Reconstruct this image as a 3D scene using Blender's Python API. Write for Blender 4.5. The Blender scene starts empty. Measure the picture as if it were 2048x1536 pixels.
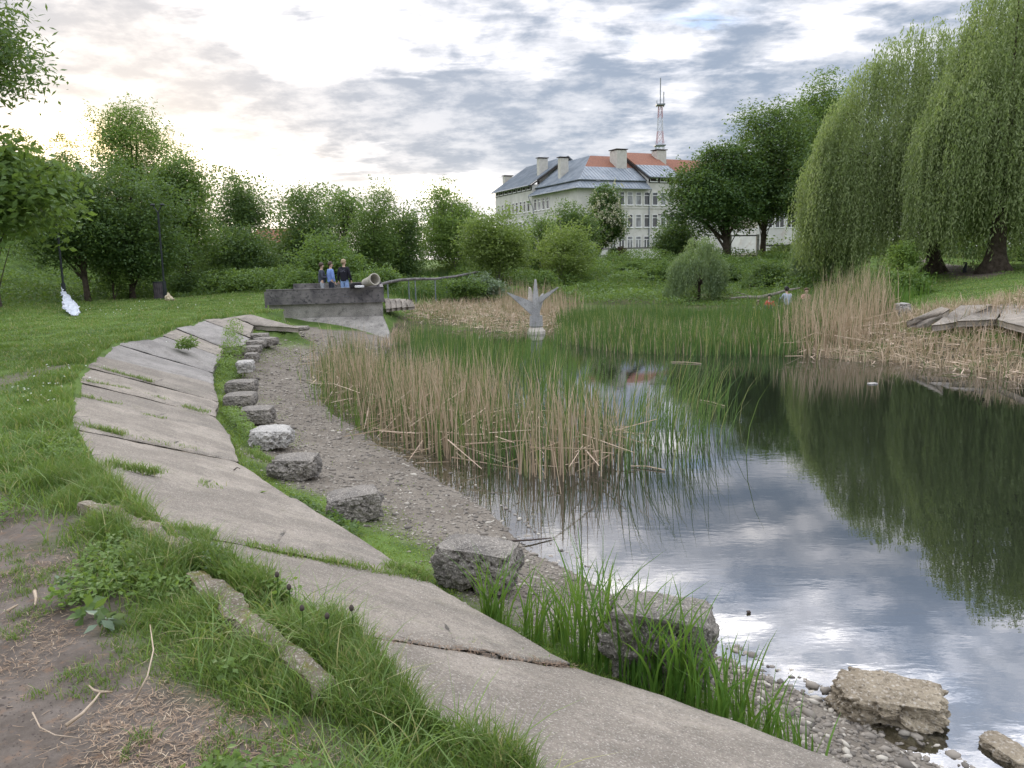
import bpy, math, numpy as np
from mathutils import Matrix, Vector
R = math.radians
scene = bpy.context.scene
C = scene.collection
# ------------------------------------------------------------------ camera, sky, sun, exposure
F, CX, CY, PIT, ROL = 1500., 1024., 768., R(9.57), R(1.3)
CAM = np.array([0, 0, 1.6])
def _rx(a): c, s = math.cos(a), math.sin(a); return np.array([[1, 0, 0], [0, c, -s], [0, s, c]])
def _rz(a): c, s = math.cos(a), math.sin(a); return np.array([[c, -s, 0], [s, c, 0], [0, 0, 1]])
MC = _rx(math.pi/2-PIT) @ _rz(-ROL)
cd = bpy.data.cameras.new('camera'); cam = bpy.data.objects.new('camera', cd); C.objects.link(cam)
cd.lens = F/2048*36; cd.sensor_width = 36; cd.clip_end = 4000; cd.clip_start = .05
cam.matrix_world = Matrix.Translation(Vector(CAM)) @ Matrix(MC.tolist()).to_4x4()
scene.camera = cam
SUN_AZ, SUN_EL = R(-26), R(12)
scene.view_settings.view_transform = 'Standard'; scene.view_settings.look = 'None'
scene.view_settings.exposure = 0.74; scene.view_settings.gamma = 1
scene.render.engine = 'CYCLES'
scene.cycles.max_bounces = 6; scene.cycles.transparent_max_bounces = 12
scene.cycles.diffuse_bounces = 3; scene.cycles.glossy_bounces = 3

def nd(nt, t, **kw):
    n = nt.nodes.new(t)
    for k, v in kw.items():
        if k == 'inp':
            for a, b in v.items(): n.inputs[a].default_value = b
        else: setattr(n, k, v)
    return n
class NT:
    """tiny expression helper over a node tree"""
    def __init__(s, nt): s.nt = nt
    def put(s, n, i, v):
        if isinstance(v, (int, float, tuple, list)): n.inputs[i].default_value = v
        else: s.nt.links.new(v, n.inputs[i])
    def m(s, op, a, b=0., c=0., clamp=False):
        n = nd(s.nt, 'ShaderNodeMath', operation=op, use_clamp=clamp)
        s.put(n, 0, a); s.put(n, 1, b); s.put(n, 2, c); return n.outputs[0]
    def mix(s, f, a, b, blend='MIX'):
        n = nd(s.nt, 'ShaderNodeMix', data_type='RGBA', blend_type=blend)
        s.put(n, 0, f); s.put(n, 6, a if not isinstance(a, tuple) or len(a) == 4 else (*a, 1)); s.put(n, 7, b if not isinstance(b, tuple) or len(b) == 4 else (*b, 1)); return n.outputs[2]
    def noise(s, vec, scale, detail=4, rough=.55, dist=0.):
        n = nd(s.nt, 'ShaderNodeTexNoise'); s.put(n, 'Vector', vec); s.put(n, 'Scale', float(scale)); s.put(n, 'Detail', float(detail)); s.put(n, 'Roughness', rough); s.put(n, 'Distortion', float(dist)); return n.outputs[0]
    def vor(s, vec, scale, feature='F1', out=0):
        n = nd(s.nt, 'ShaderNodeTexVoronoi', feature=feature); s.put(n, 'Vector', vec); s.put(n, 'Scale', float(scale)); return n.outputs[out]
    def ramp(s, f, lo, hi):
        n = nd(s.nt, 'ShaderNodeMapRange', interpolation_type='SMOOTHSTEP'); s.put(n, 0, f); s.put(n, 1, float(lo)); s.put(n, 2, float(hi)); return n.outputs[0]
    def map(s, vec, sc=(1, 1, 1), rot=(0, 0, 0)):
        n = nd(s.nt, 'ShaderNodeMapping'); s.put(n, 0, vec); n.inputs['Scale'].default_value = sc; n.inputs['Rotation'].default_value = rot; return n.outputs[0]
    def bump(s, h, st=.5, d=.02):
        n = nd(s.nt, 'ShaderNodeBump'); s.put(n, 'Height', h); n.inputs['Strength'].default_value = st; n.inputs['Distance'].default_value = d; return n.outputs[0]

W = bpy.data.worlds.new('World'); scene.world = W; W.use_nodes = True
wt = W.node_tree; wt.nodes.clear(); X = NT(wt)
sky = nd(wt, 'ShaderNodeTexSky', sky_type='NISHITA', sun_disc=False, sun_elevation=SUN_EL, sun_rotation=SUN_AZ, altitude=200, dust_density=2.)
tc = nd(wt, 'ShaderNodeTexCoord'); sp = nd(wt, 'ShaderNodeSeparateXYZ'); wt.links.new(tc.outputs['Generated'], sp.inputs[0])
sx, sy, sz = sp.outputs
az = X.m('MULTIPLY', X.m('ARCTAN2', sx, sy), 57.2958)
el = X.m('MULTIPLY', X.m('ARCSINE', sz), 57.2958)
zz = X.m('ADD', X.m('MAXIMUM', sz, 0.), .17)
cmb = nd(wt, 'ShaderNodeCombineXYZ'); X.put(cmb, 0, X.m('DIVIDE', sx, zz)); X.put(cmb, 1, X.m('DIVIDE', sy, zz)); X.put(cmb, 2, X.m('MULTIPLY', el, .03))
cv = cmb.outputs[0]
def gauss(a, e, sa, se, rot=0.):
    da = X.m('SUBTRACT', az, float(a)); de = X.m('SUBTRACT', el, float(e))
    if rot: de = X.m('SUBTRACT', de, X.m('MULTIPLY', da, rot))
    q = X.m('ADD', X.m('POWER', X.m('ABSOLUTE', X.m('DIVIDE', da, float(sa))), 2.), X.m('POWER', X.m('ABSOLUTE', X.m('DIVIDE', de, float(se))), 2.))
    return X.m('EXPONENT', X.m('MULTIPLY', q, -1.))
def gsum(lst):
    o = None
    for (a, e, sa, se, rot, amp) in lst:
        g = X.m('MULTIPLY', gauss(a, e, sa, se, rot), amp)
        o = g if o is None else X.m('ADD', o, g)
    return o
bias = gsum([(-2, 9.0, 12, 1.0, .02, -.12), (10, 12.5, 6, .5, -.05, .14), (18, 8.5, 7, .6, .05, .12), (22, 13, 5, .6, .1, .12), (-8, 17.5, 11, 3.0, -.06, .20), (8, 19, 14, 1.6, .0, .10), (-18, 6.4, 5, 1.4, -.06, .42), (-28, 8.2, 4.5, 1.5, 0, .42), (-24, 11.5, 9, 1.0, -.05, -.2), (-4.5, 5.0, 5, .8, -.05, .42), (-13, 2.5, 9, 1.6, 0, .25),
             (13, 14.3, 6, .9, .16, .3), (-2, 11.3, 11, 1.8, .02, -.26), (4, 6.8, 11, 2.4, 0, -.24), (20, 10, 10, 4, 0, -.13), (-27, 13.5, 6, 1.6, 0, -.30), (-33, 12.5, 8, 2.2, 0, -.30), (-33, 17, 5, 1.6, 0, -.2), (-16, 10.6, 8, 1.5, -.06, -.32), (26, 17, 9, 3, 0, .02)])
nz = X.noise(X.map(cv, (1, 1, 1)), 2.7, 7, .60, .2)
nz2 = X.noise(X.map(cv, (.6, 1.4, 1)), 8, 4, .6, .2)
nn = X.m('ADD', X.m('MULTIPLY', X.m('SUBTRACT', X.m('ADD', X.m('MULTIPLY', nz, .68), X.m('MULTIPLY', nz2, .32)), .5), 1.95), .5)
up = X.ramp(el, 19, 34)
val = X.m('ADD', X.m('ADD', nn, bias), X.m('MULTIPLY', up, X.m('ADD', .08, X.m('MULTIPLY', X.m('SUBTRACT', nz2, .5), 1.3))))
lit = X.ramp(val, .40, .80)
edge = X.ramp(val, .60, .92)
dark = X.mix(X.ramp(X.noise(cv, 5.5, 6, .62), .36, .66), (.22, .265, .345), (.47, .487, .535))
dark = X.mix(X.ramp(el, 1, 8), (.60, .61, .64), dark)
col = X.mix(lit, dark, (.86, .84, .86))
col = X.mix(edge, col, (1.5, 1.42, 1.3))
blue = X.m('MULTIPLY', X.m('ADD', gauss(13, 15.2, 3.0, .8, .1), X.m('MULTIPLY', up, .25)), X.ramp(nz2, .42, .6))
col = X.mix(X.m('MULTIPLY', blue, .75), col, (.34, .54, .86))
glow = gsum([(-28.5, 8.0, 3.6, 1.4, 0, 1.), (-21, 7.0, 5, 1.3, 0, .25), (-4.5, 5, 5, .8, -.05, .18)])
col = X.mix(X.m('MULTIPLY', glow, .9, clamp=True), col, (1.9, 1.35, .72))
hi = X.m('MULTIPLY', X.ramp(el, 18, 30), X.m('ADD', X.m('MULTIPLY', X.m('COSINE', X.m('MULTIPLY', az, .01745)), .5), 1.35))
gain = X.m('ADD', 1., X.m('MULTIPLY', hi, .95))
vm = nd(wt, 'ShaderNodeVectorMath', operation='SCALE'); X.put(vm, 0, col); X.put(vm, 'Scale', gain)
lowmix = X.ramp(el, -6, -.5)
bg1 = nd(wt, 'ShaderNodeBackground'); wt.links.new(sky.outputs[0], bg1.inputs[0]); bg1.inputs[1].default_value = .09
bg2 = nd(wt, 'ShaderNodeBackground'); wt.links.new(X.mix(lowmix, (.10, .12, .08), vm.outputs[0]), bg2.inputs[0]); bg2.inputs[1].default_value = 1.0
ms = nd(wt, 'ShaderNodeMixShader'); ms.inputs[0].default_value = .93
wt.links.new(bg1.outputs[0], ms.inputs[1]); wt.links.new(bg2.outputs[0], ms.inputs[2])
wo = nd(wt, 'ShaderNodeOutputWorld'); wt.links.new(ms.outputs[0], wo.inputs[0])
W.cycles.sampling_method = 'MANUAL'; W.cycles.sample_map_resolution = 512

ld = bpy.data.lights.new('sun', 'SUN'); ld.energy = .9; ld.angle = R(14); ld.color = (1, .86, .68)
sun = bpy.data.objects.new('sun', ld); C.objects.link(sun)
sdir = Vector((math.sin(SUN_AZ)*math.cos(SUN_EL), math.cos(SUN_AZ)*math.cos(SUN_EL), math.sin(SUN_EL)))
sun.rotation_euler = sdir.to_track_quat('Z', 'Y').to_euler()

# ------------------------------------------------------------------ geometry helpers
A_ = np.array
def ray(x, y): return MC @ A_([(x-CX)/F, -(y-CY)/F, -1.])
def P(x, y, z=0.): d = ray(x, y); return CAM + d*((z-1.6)/d[2])
def D(x, y, Y): d = ray(x, y); return CAM + d*(Y/d[1])
def rng_(s): return np.random.default_rng(s)
def hsh(n): return sum((i+1)*ord(c) for i, c in enumerate(n)) % 99991

def make_mesh(name, V, Fs, tint=None, smooth=False, mats=None, midx=None):
    V = np.asarray(V, np.float32).reshape(-1, 3)
    if isinstance(Fs, np.ndarray): Fs = [Fs]
    Fs = [np.asarray(f, np.int32).reshape(len(f), -1) for f in Fs if len(f)]
    me = bpy.data.meshes.new(name)
    me.vertices.add(len(V)); me.vertices.foreach_set('co', V.ravel())
    lv = np.concatenate([f.ravel() for f in Fs]); tot = np.concatenate([np.full(len(f), f.shape[1], np.int32) for f in Fs])
    me.loops.add(len(lv)); me.loops.foreach_set('vertex_index', lv)
    me.polygons.add(len(tot)); me.polygons.foreach_set('loop_start', np.concatenate([[0], np.cumsum(tot)[:-1]]).astype(np.int32))
    me.polygons.foreach_set('loop_total', tot)
    if midx is not None: me.polygons.foreach_set('material_index', np.asarray(midx, np.int32))
    me.polygons.foreach_set('use_smooth', np.full(len(tot), smooth))
    if tint is not None:
        t = np.ones((len(V), 4), np.float32); tint = np.asarray(tint, np.float32); t[:, :tint.shape[1]] = tint
        at = me.color_attributes.new('tint', 'FLOAT_COLOR', 'POINT'); at.data.foreach_set('color', t.ravel())
    me.update(calc_edges=True)
    if mats is not None:
        for m in (mats if isinstance(mats, list) else [mats]): me.materials.append(m)
    return me
LOC = {}
def tag(o, label=None, cat=None, group=None, kind=None):
    if label: o['label'] = label
    if cat: o['category'] = cat; o['kind'] = 'thing'
    if group: o['group'] = group
    if kind: o['kind'] = kind
    return o
def thing(name, loc, label, cat, group=None):
    o = bpy.data.objects.new(name, None); C.objects.link(o); o.location = Vector(loc); o.empty_display_size = .1
    LOC[o.name] = np.asarray(loc, float); return tag(o, label, cat, group)
def obj(name, VF, mat, parent=None, loc=(0, 0, 0), smooth=False, tint=None, **kw):
    """link a mesh; VF is in world coordinates and is made local to the thing's own base"""
    V, Fs = VF[0], VF[1]
    base = LOC[parent.name] if parent is not None else np.asarray(loc, float)
    me = make_mesh(name, np.asarray(V, float)-base, Fs, tint=(VF[2] if len(VF) > 2 else tint), smooth=smooth, mats=mat)
    o = bpy.data.objects.new(name, me); C.objects.link(o); LOC[o.name] = base
    if parent is not None: o.parent = parent
    else: o.location = Vector(base)
    return tag(o, **kw)
def join(*parts):
    Vs, out, off = [], {}, 0
    ts = []
    for p in parts:
        V, Fs = p[0], p[1]; V = np.asarray(V, float).reshape(-1, 3)
        if isinstance(Fs, np.ndarray): Fs = [Fs]
        for f in Fs:
            f = np.asarray(f)
            if len(f) == 0: continue
            out.setdefault(f.shape[1], []).append(f+off)
        Vs.append(V); off += len(V)
        if len(p) > 2: ts.append(p[2])
    r = (np.concatenate(Vs), [np.concatenate(v) for v in out.values()])
    return r + (np.concatenate(ts),) if len(ts) == len(parts) and ts else r
def box(c, s, rz=0., taper=1., rx=0.):
    s = A_(s)/2
    v = A_([[x, y, z] for z in (-1, 1) for y in (-1, 1) for x in (-1, 1)], float)
    v[4:, :2] *= taper; v = v*s
    v = v @ (_rz(rz) @ _rx(rx)).T + A_(c)
    return v, A_([[0, 2, 3, 1], [4, 5, 7, 6], [0, 1, 5, 4], [2, 6, 7, 3], [0, 4, 6, 2], [1, 3, 7, 5]])
def tube(pts, rad, n=8, cap=True):
    pts = np.asarray(pts, float); k = len(pts); rad = np.broadcast_to(np.asarray(rad, float), (k,))
    t = np.gradient(pts, axis=0); t /= np.linalg.norm(t, axis=1)[:, None]+1e-9
    ref = A_([0, 0, 1.]) if abs(t[:, 2]).mean() < .8 else A_([1., 0, 0])
    a = np.cross(t, ref); a /= np.linalg.norm(a, axis=1)[:, None]+1e-9; b = np.cross(t, a)
    th = np.arange(n)/n*2*math.pi
    V = pts[:, None]+rad[:, None, None]*(np.cos(th)[None, :, None]*a[:, None]+np.sin(th)[None, :, None]*b[:, None])
    V = V.reshape(-1, 3); i = np.arange(k-1)[:, None]*n; j = np.arange(n)[None]; j2 = (j+1) % n
    Fq = np.stack([i+j, i+j2, i+n+j2, i+n+j], -1).reshape(-1, 4)
    if cap:
        V = np.vstack([V, pts[0], pts[-1]]); c0, c1 = k*n, k*n+1; j = np.arange(n)
        t0 = np.stack([np.full(n, c0), (j+1) % n, j], -1); t1 = np.stack([np.full(n, c1), (k-1)*n+j, (k-1)*n+(j+1) % n], -1)
        return V, [Fq, np.vstack([t0, t1])]
    return V, [Fq]
def lathe(prof, c=(0, 0, 0), n=16):
    prof = np.asarray(prof, float); th = np.arange(n)/n*2*math.pi
    V = np.stack([prof[:, None, 0]*np.cos(th), prof[:, None, 0]*np.sin(th), np.broadcast_to(prof[:, None, 1], (len(prof), n))], -1).reshape(-1, 3)+A_(c)
    i = np.arange(len(prof)-1)[:, None]*n; j = np.arange(n)[None]; j2 = (j+1) % n
    return V, [np.stack([i+j, i+j2, i+n+j2, i+n+j], -1).reshape(-1, 4)]
# value noise
_L = rng_(7).random((64, 64, 64))
def vnoise(p, s=1.):
    p = np.asarray(p, float)*s
    if p.shape[-1] == 2: p = np.concatenate([p, np.zeros(p.shape[:-1]+(1,))], -1)
    i = np.floor(p).astype(int); f = p-i; f = f*f*(3-2*f); o = 0
    for dx in (0, 1):
        for dy in (0, 1):
            for dz in (0, 1):
                w = (f[..., 0] if dx else 1-f[..., 0])*(f[..., 1] if dy else 1-f[..., 1])*(f[..., 2] if dz else 1-f[..., 2])
                o = o+w*_L[(i[..., 0]+dx) % 64, (i[..., 1]+dy) % 64, (i[..., 2]+dz) % 64]
    return o
def fbm(p, s=1., o=4):
    a, r, t = .5, 0, 0
    for k in range(o): r = r+a*vnoise(np.asarray(p)+k*7.3, s*2**k); t += a; a *= .5
    return r/t
def inpoly(pts, poly):
    x, y = pts[:, 0], pts[:, 1]; r = np.zeros(len(pts), bool); n = len(poly)
    for i in range(n):
        x0, y0 = poly[i][:2]; x1, y1 = poly[(i+1) % n][:2]
        if y0 == y1: continue
        c = ((y0 > y) != (y1 > y)) & (x < (x1-x0)*(y-y0)/(y1-y0)+x0); r ^= c
    return r
def segdist(pts, line, attrs=None, closed=False):
    line = np.asarray(line, float)[:, :2]; n = len(line); best = np.full(len(pts), 1e9)
    out = None if attrs is None else np.zeros((len(pts), attrs.shape[1]))
    for i in range(n if closed else n-1):
        a, b = line[i], line[(i+1) % n]; d = b-a
        t = np.clip(((pts-a) @ d)/(d @ d+1e-12), 0, 1); q = a+t[:, None]*d; dd = np.hypot(*(pts-q).T)
        m = dd < best; best[m] = dd[m]
        if out is not None: out[m] = attrs[i]*(1-t[m])[:, None]+attrs[(i+1) % n]*t[m][:, None]
    return (best, out) if out is not None else best
sstep = lambda x, a, b: (lambda t: t*t*(3-2*t))(np.clip((x-a)/(b-a), 0, 1))

# ------------------------------------------------------------------ materials
def new_mat(name):
    m = bpy.data.materials.new(name); m.use_nodes = True; nt = m.node_tree; nt.nodes.clear()
    o = nd(nt, 'ShaderNodeOutputMaterial'); return m, NT(nt), o
def coords(x, kind='Object'):
    return nd(x.nt, 'ShaderNodeTexCoord').outputs[kind]
def principled(x, o, col, rough=.8, bump=None, spec=.3, metal=0.):
    p = nd(x.nt, 'ShaderNodeBsdfPrincipled'); x.put(p, 'Base Color', col if not isinstance(col, tuple) or len(col) == 4 else (*col, 1)); x.put(p, 'Roughness', rough)
    p.inputs['Specular IOR Level'].default_value = spec; p.inputs['Metallic'].default_value = metal
    if bump is not None: x.put(p, 'Normal', bump)
    x.nt.links.new(p.outputs[0], o.inputs[0]); return p
def surf(name, c1, c2, scale=3, rough=.8, bump=.3, bs=20, bd=.01, c3=None, s3=40, spec=.3, lo=.35, hi=.65, metal=0.):
    m, x, o = new_mat(name); v = coords(x)
    col = x.mix(x.ramp(x.noise(v, scale, 6, .6), lo, hi), c1, c2)
    if c3 is not None: col = x.mix(x.ramp(x.noise(v, s3, 3, .6), .5, .72), col, c3)
    principled(x, o, col, rough, x.bump(x.noise(v, bs, 6, .65), bump, bd) if bump else None, spec, metal); return m
def leafmat(name, c1, c2, trans=.35, c3=None, rough=.45):
    m, x, o = new_mat(name)
    a = nd(x.nt, 'ShaderNodeAttribute', attribute_name='tint'); s = nd(x.nt, 'ShaderNodeSeparateColor'); x.put(s, 0, a.outputs['Color'])
    col = x.mix(s.outputs[0], c1, c2)
    if c3 is not None: col = x.mix(x.ramp(s.outputs[1], .80, .95), col, c3)
    p = nd(x.nt, 'ShaderNodeBsdfPrincipled'); x.put(p, 'Base Color', col); x.put(p, 'Roughness', rough); p.inputs['Specular IOR Level'].default_value = .35
    t = nd(x.nt, 'ShaderNodeBsdfTranslucent'); x.put(t, 'Color', x.mix(.5, col, (.30, .42, .05), 'MIX'))
    k = nd(x.nt, 'ShaderNodeMixShader'); k.inputs[0].default_value = trans
    x.nt.links.new(p.outputs[0], k.inputs[1]); x.nt.links.new(t.outputs[0], k.inputs[2]); x.nt.links.new(k.outputs[0], o.inputs[0]); return m

def concrete(name, c1, c2, c3=(.10, .09, .08), ag=90, stain=.5, bump=.5, moss=None, dots=(.58, .54, .49), grain=None):
    m, x, o = new_mat(name); v = coords(x)
    col = x.mix(x.ramp(x.noise(v, 1.7, 7, .62), .35, .65), c1, c2)
    col = x.mix(x.m('MULTIPLY', x.ramp(x.noise(v, 5, 7, .7), .5, .75), stain), col, c3)
    if grain is not None:
        oi = nd(x.nt, 'ShaderNodeObjectInfo'); col = x.mix(x.m('MULTIPLY', oi.outputs['Random'], .30), col, c3)
        col = x.mix(x.m('MULTIPLY', x.ramp(x.noise(v, .9, 8, .68, .6), .52, .64), .42), col, (.10, .092, .08))
        col = x.mix(x.m('MULTIPLY', x.ramp(x.noise(v, 2.1, 8, .75, .4), .58, .70), .55), col, (.115, .12, .06))
        ck = x.vor(x.map(v, (1, 1, 1)), .9, 'DISTANCE_TO_EDGE'); cm = x.noise(v, 1.2, 3); col = x.mix(x.m('MULTIPLY', x.ramp(x.m('ADD', ck, x.m('MULTIPLY', x.m('SUBTRACT', x.noise(v, 9, 5), .5), .05)), .012, .002), x.ramp(cm, .50, .60)), col, (.05, .045, .04))
    w = x.vor(v, ag); col = x.mix(x.m('MULTIPLY', x.ramp(w, .36, .08), .45), col, dots)
    w2 = x.vor(v, ag*.63); col = x.mix(x.m('MULTIPLY', x.ramp(w2, .22, .05), .75), col, c3)
    if grain is not None:
        gcol = x.noise(x.map(v, grain), 3.2, 6, .7); col = x.mix(x.m('MULTIPLY', x.ramp(gcol, .5, .75), .4), col, c3)
    if moss is not None: col = x.mix(x.ramp(x.noise(v, 6, 5, .7), .5, .62), col, moss)
    col = x.mix(x.m('MULTIPLY', x.ramp(x.noise(v, 38, 4, .75), .50, .66), .55), col, c3)
    col = x.mix(x.m('MULTIPLY', x.ramp(x.noise(x.map(v, (1.3, 1, 1)), 55, 3, .7), .56, .68), .5), col, dots)
    h = x.m('ADD', x.m('MULTIPLY', x.noise(v, 30, 8, .75), 1.), x.m('MULTIPLY', w, -.6))
    principled(x, o, col, .9, x.bump(h, bump, .012), .2); return m

M = {}
M['slab'] = concrete('slab_concrete', (.205, .180, .152), (.335, .295, .25), ag=62, grain=(1, 1, 1), bump=.8)
M['slab_grey'] = concrete('grey_slab_concrete', (.20, .188, .178), (.29, .272, .256), ag=62, stain=.6, bump=.8)
M['block'] = concrete('block_concrete', (.13, .12, .11), (.27, .245, .215), c3=(.05, .048, .045), ag=45, stain=.9, bump=1.)
M['stone'] = concrete('porous_stone', (.20, .165, .12), (.35, .30, .225), c3=(.07, .055, .04), ag=24, stain=.9, bump=1.)
M['pale'] = concrete('pale_block_concrete', (.30, .29, .275), (.5, .48, .45), c3=(.07, .07, .07), ag=30, stain=.9, bump=1.)
M['curb'] = concrete('mossy_curb', (.13, .11, .085), (.24, .205, .16), c3=(.08, .06, .04), ag=60, moss=(.13, .12, .035))
M['wallconc'] = concrete('stained_wall_concrete', (.20, .19, .175), (.32, .305, .28), c3=(.06, .06, .055), ag=40, stain=1.)
M['sculpt'] = concrete('weathered_sculpture_concrete', (.27, .275, .28), (.38, .38, .375), ag=60, stain=.5, bump=.3)
M['sbase'] = concrete('sculpture_base', (.42, .38, .33), (.52, .48, .43), ag=60, stain=.2, bump=.3)
M['wood'] = surf('weathered_board', (.095, .088, .092), (.185, .172, .17), 2, .8, .5, 14, .02, c3=(.04, .04, .045), s3=9)
M['bark'] = surf('bark', (.055, .042, .032), (.10, .08, .062), 6, .95, 1., 14, .05)
M['palebark'] = surf('pale_bark', (.16, .145, .12), (.24, .22, .19), 6, .95, .8, 14, .03)
M['metal'] = surf('dark_lamp_metal', (.018, .022, .028), (.03, .035, .04), 4, .45, .1)
M['bin'] = surf('bin_slats', (.055, .045, .055), (.10, .085, .095), 5, .7, .3)
M['bag'] = surf('white_plastic', (.42, .46, .54), (.58, .61, .67), 6, .35, .5, 12, .03, c3=(.30, .33, .38), s3=7, spec=.5)
M['beige'] = surf('beige_sack', (.42, .36, .25), (.55, .48, .36), 6, .8, .5, 12, .03, c3=(.2, .07, .05), s3=9)
M['pipe'] = concrete('pipe_concrete', (.34, .32, .27), (.46, .43, .37), ag=50, stain=.3)
M['soil'] = surf('soil', (.06, .045, .035), (.1, .08, .06), 5, .95, .6)
M['dry'] = surf('dry_stick', (.30, .23, .16), (.42, .34, .26), 9, .8, .3)
M['darkstick'] = surf('dark_stick', (.05, .04, .035), (.09, .07, .06), 9, .8, .3)
M['black'] = surf('black_cloth', (.012, .012, .014), (.02, .02, .025), 5, .7, .2)
M['white'] = surf('white_cloth', (.6, .6, .62), (.75, .75, .77), 5, .6, .2)
M['wall'] = surf('school_plaster', (.46, .45, .425), (.56, .545, .52), .55, .9, .15, 30, .01, c3=(.46, .44, .41), s3=1.3)
M['wallwhite'] = surf('pale_plaster', (.55, .54, .53), (.68, .67, .65), .5, .9, .15, 30, .01, c3=(.5, .45, .42), s3=1.1)
M['wallbeige'] = surf('beige_plaster', (.45, .40, .34), (.52, .47, .40), .5, .9, .15)
M['frame'] = surf('white_window_frame', (.72, .72, .72), (.8, .8, .8), 3, .5, 0)
M['gutter'] = surf('gutter_metal', (.16, .18, .21), (.24, .26, .30), 3, .5, 0)
M['fascia'] = surf('dark_fascia', (.035, .03, .03), (.06, .05, .045), 3, .7, .1)
M['brick'] = surf('chimney_plaster', (.45, .43, .39), (.52, .5, .46), 2, .9, .2)
def roofmat():
    m, x, o = new_mat('zinc_roof'); v = coords(x)
    col = x.mix(x.ramp(x.noise(v, .5, 5, .6), .35, .65), (.17, .20, .235), (.245, .275, .31))
    col = x.mix(x.m('MULTIPLY', x.ramp(x.noise(x.map(v, (1, 1, .4)), 1.6, 6, .7), .60, .70), .5), col, (.24, .14, .09))
    principled(x, o, col, .6, x.bump(x.noise(v, 8, 3), .1, .02), .4, .1); return m
M['roof'] = roofmat()
def tilemat():
    m, x, o = new_mat('red_roof_tile'); v = coords(x)
    b = nd(x.nt, 'ShaderNodeTexBrick'); x.put(b, 'Vector', x.map(v, (1, 1, 1))); x.put(b, 'Scale', 2.2)
    b.inputs['Color1'].default_value = (.29, .135, .085, 1); b.inputs['Color2'].default_value = (.215, .10, .07, 1); b.inputs['Mortar'].default_value = (.12, .05, .035, 1)
    col = x.mix(x.ramp(x.noise(v, 3, 6, .7), .45, .7), b.outputs[0], (.20, .10, .075))
    principled(x, o, col, .85, x.bump(x.noise(v, 9, 4), .4, .05), .2); return m
M['tile'] = tilemat()
def glassmat(name, c):
    m, x, o = new_mat(name); v = coords(x)
    principled(x, o, x.mix(x.ramp(x.noise(v, .9, 2), .4, .6), c, tuple(k*.5 for k in c)), .08, x.bump(x.noise(v, 1.2, 2), .08, .05), .8); return m
M['glass'] = glassmat('window_glass', (.05, .055, .06)); M['glassc'] = glassmat('curtained_glass', (.22, .23, .24))
M['mast'] = surf('mast_red', (.42, .24, .27), (.46, .28, .31), 2, .6, 0); M['mastw'] = surf('mast_white', (.50, .50, .56), (.55, .55, .6), 2, .6, 0)

M['leaf_mid'] = leafmat('leaf_mid', (.072, .132, .036), (.14, .225, .062), .40)
M['leaf_dark'] = leafmat('leaf_dark', (.055, .106, .036), (.105, .175, .056), .36)
M['leaf_light'] = leafmat('leaf_light', (.11, .185, .045), (.19, .285, .08), .45)
M['leaf_yel'] = leafmat('leaf_yellowish', (.135, .195, .05), (.23, .30, .095), .45)
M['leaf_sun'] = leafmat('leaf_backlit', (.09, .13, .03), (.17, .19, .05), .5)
M['leaf_grey'] = leafmat('leaf_greygreen', (.12, .17, .11), (.2, .26, .19), .3)
M['leaf_red'] = leafmat('leaf_purple', (.06, .025, .025), (.10, .05, .04), .2)
M['leaf_chest'] = leafmat('leaf_chestnut', (.042, .09, .028), (.08, .15, .042), .28)
M['blossom'] = leafmat('chestnut_blossom', (.50, .48, .36), (.62, .58, .46), .3)
M['willow'] = leafmat('leaf_willow', (.165, .22, .095), (.32, .38, .18), .48)
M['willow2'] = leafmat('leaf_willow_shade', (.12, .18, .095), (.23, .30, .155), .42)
M['grass'] = leafmat('grass_blades', (.075, .14, .032), (.19, .285, .075), .36, c3=(.33, .30, .14))
M['moss'] = leafmat('low_green', (.13, .20, .035), (.24, .32, .06), .35)
M['reedg'] = leafmat('green_reed', (.03, .085, .03), (.07, .15, .045), .3, c3=(.26, .25, .11))
M['reedt'] = leafmat('dry_reed', (.34, .245, .175), (.64, .50, .385), .12, c3=(.10, .14, .05))
M['iris'] = leafmat('reed_blade', (.045, .12, .02), (.12, .25, .05), .4)
M['needle'] = leafmat('dry_needles', (.13, .08, .05), (.29, .19, .12), .1, c3=(.42, .33, .23))
M['petal'] = leafmat('white_petal', (.7, .72, .7), (.8, .8, .76), .3)
M['crumb'] = leafmat('soil_crumbs', (.06, .048, .042), (.15, .125, .11), 0., rough=.95)
M['pebble'] = leafmat('pebbles', (.09, .08, .07), (.27, .24, .205), 0., c3=(.40, .37, .32), rough=.8)

# ------------------------------------------------------------------ plan of the place
px = lambda L: [P(*t)[:2] for t in L]
TOPp = [(1060,1545),(850,1435),(700,1262),(330,1062),(185,935),(144,857),(147,795),(152,761),(173,735),(197,713),(230,686),(298,678),(324,670),(350,657),(381,651),(407,639),(438,636),(465,632),(501,628)]
BOTp = [(1385,1400,-.8),(1150,1330,-.8),(855,1160,-.8),(600,1000,-.75),(478,923,-.75),(460,865,-.75),(433,832,-.75),(438,803,-.75),(428,767,-.72),(428,745,-.7),(432,728,-.65),(444,712,-.57),(449,696,-.5),(485,691,-.45),(501,675,-.36),(501,665,-.3),(508,650,-.25),(600,655,-.3)]
TOP = A_([(7.6, -2.6), (4.4, -1.1), (2.0, .25), (.52, 1.28)]+px(TOPp)+[(-7.6, 24.9)])
BOT = A_([(8.2, -1.1, -.8), (5.2, .75, -.8), (3.3, 1.95, -.8), (2.1, 2.62, -.8), (1.42, 3.05, -.8)]+[P(*t) for t in BOTp])
PL = D(537, 600, 28.0); PR = D(765, 600, 28.4)          # front corners of the platform
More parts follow.
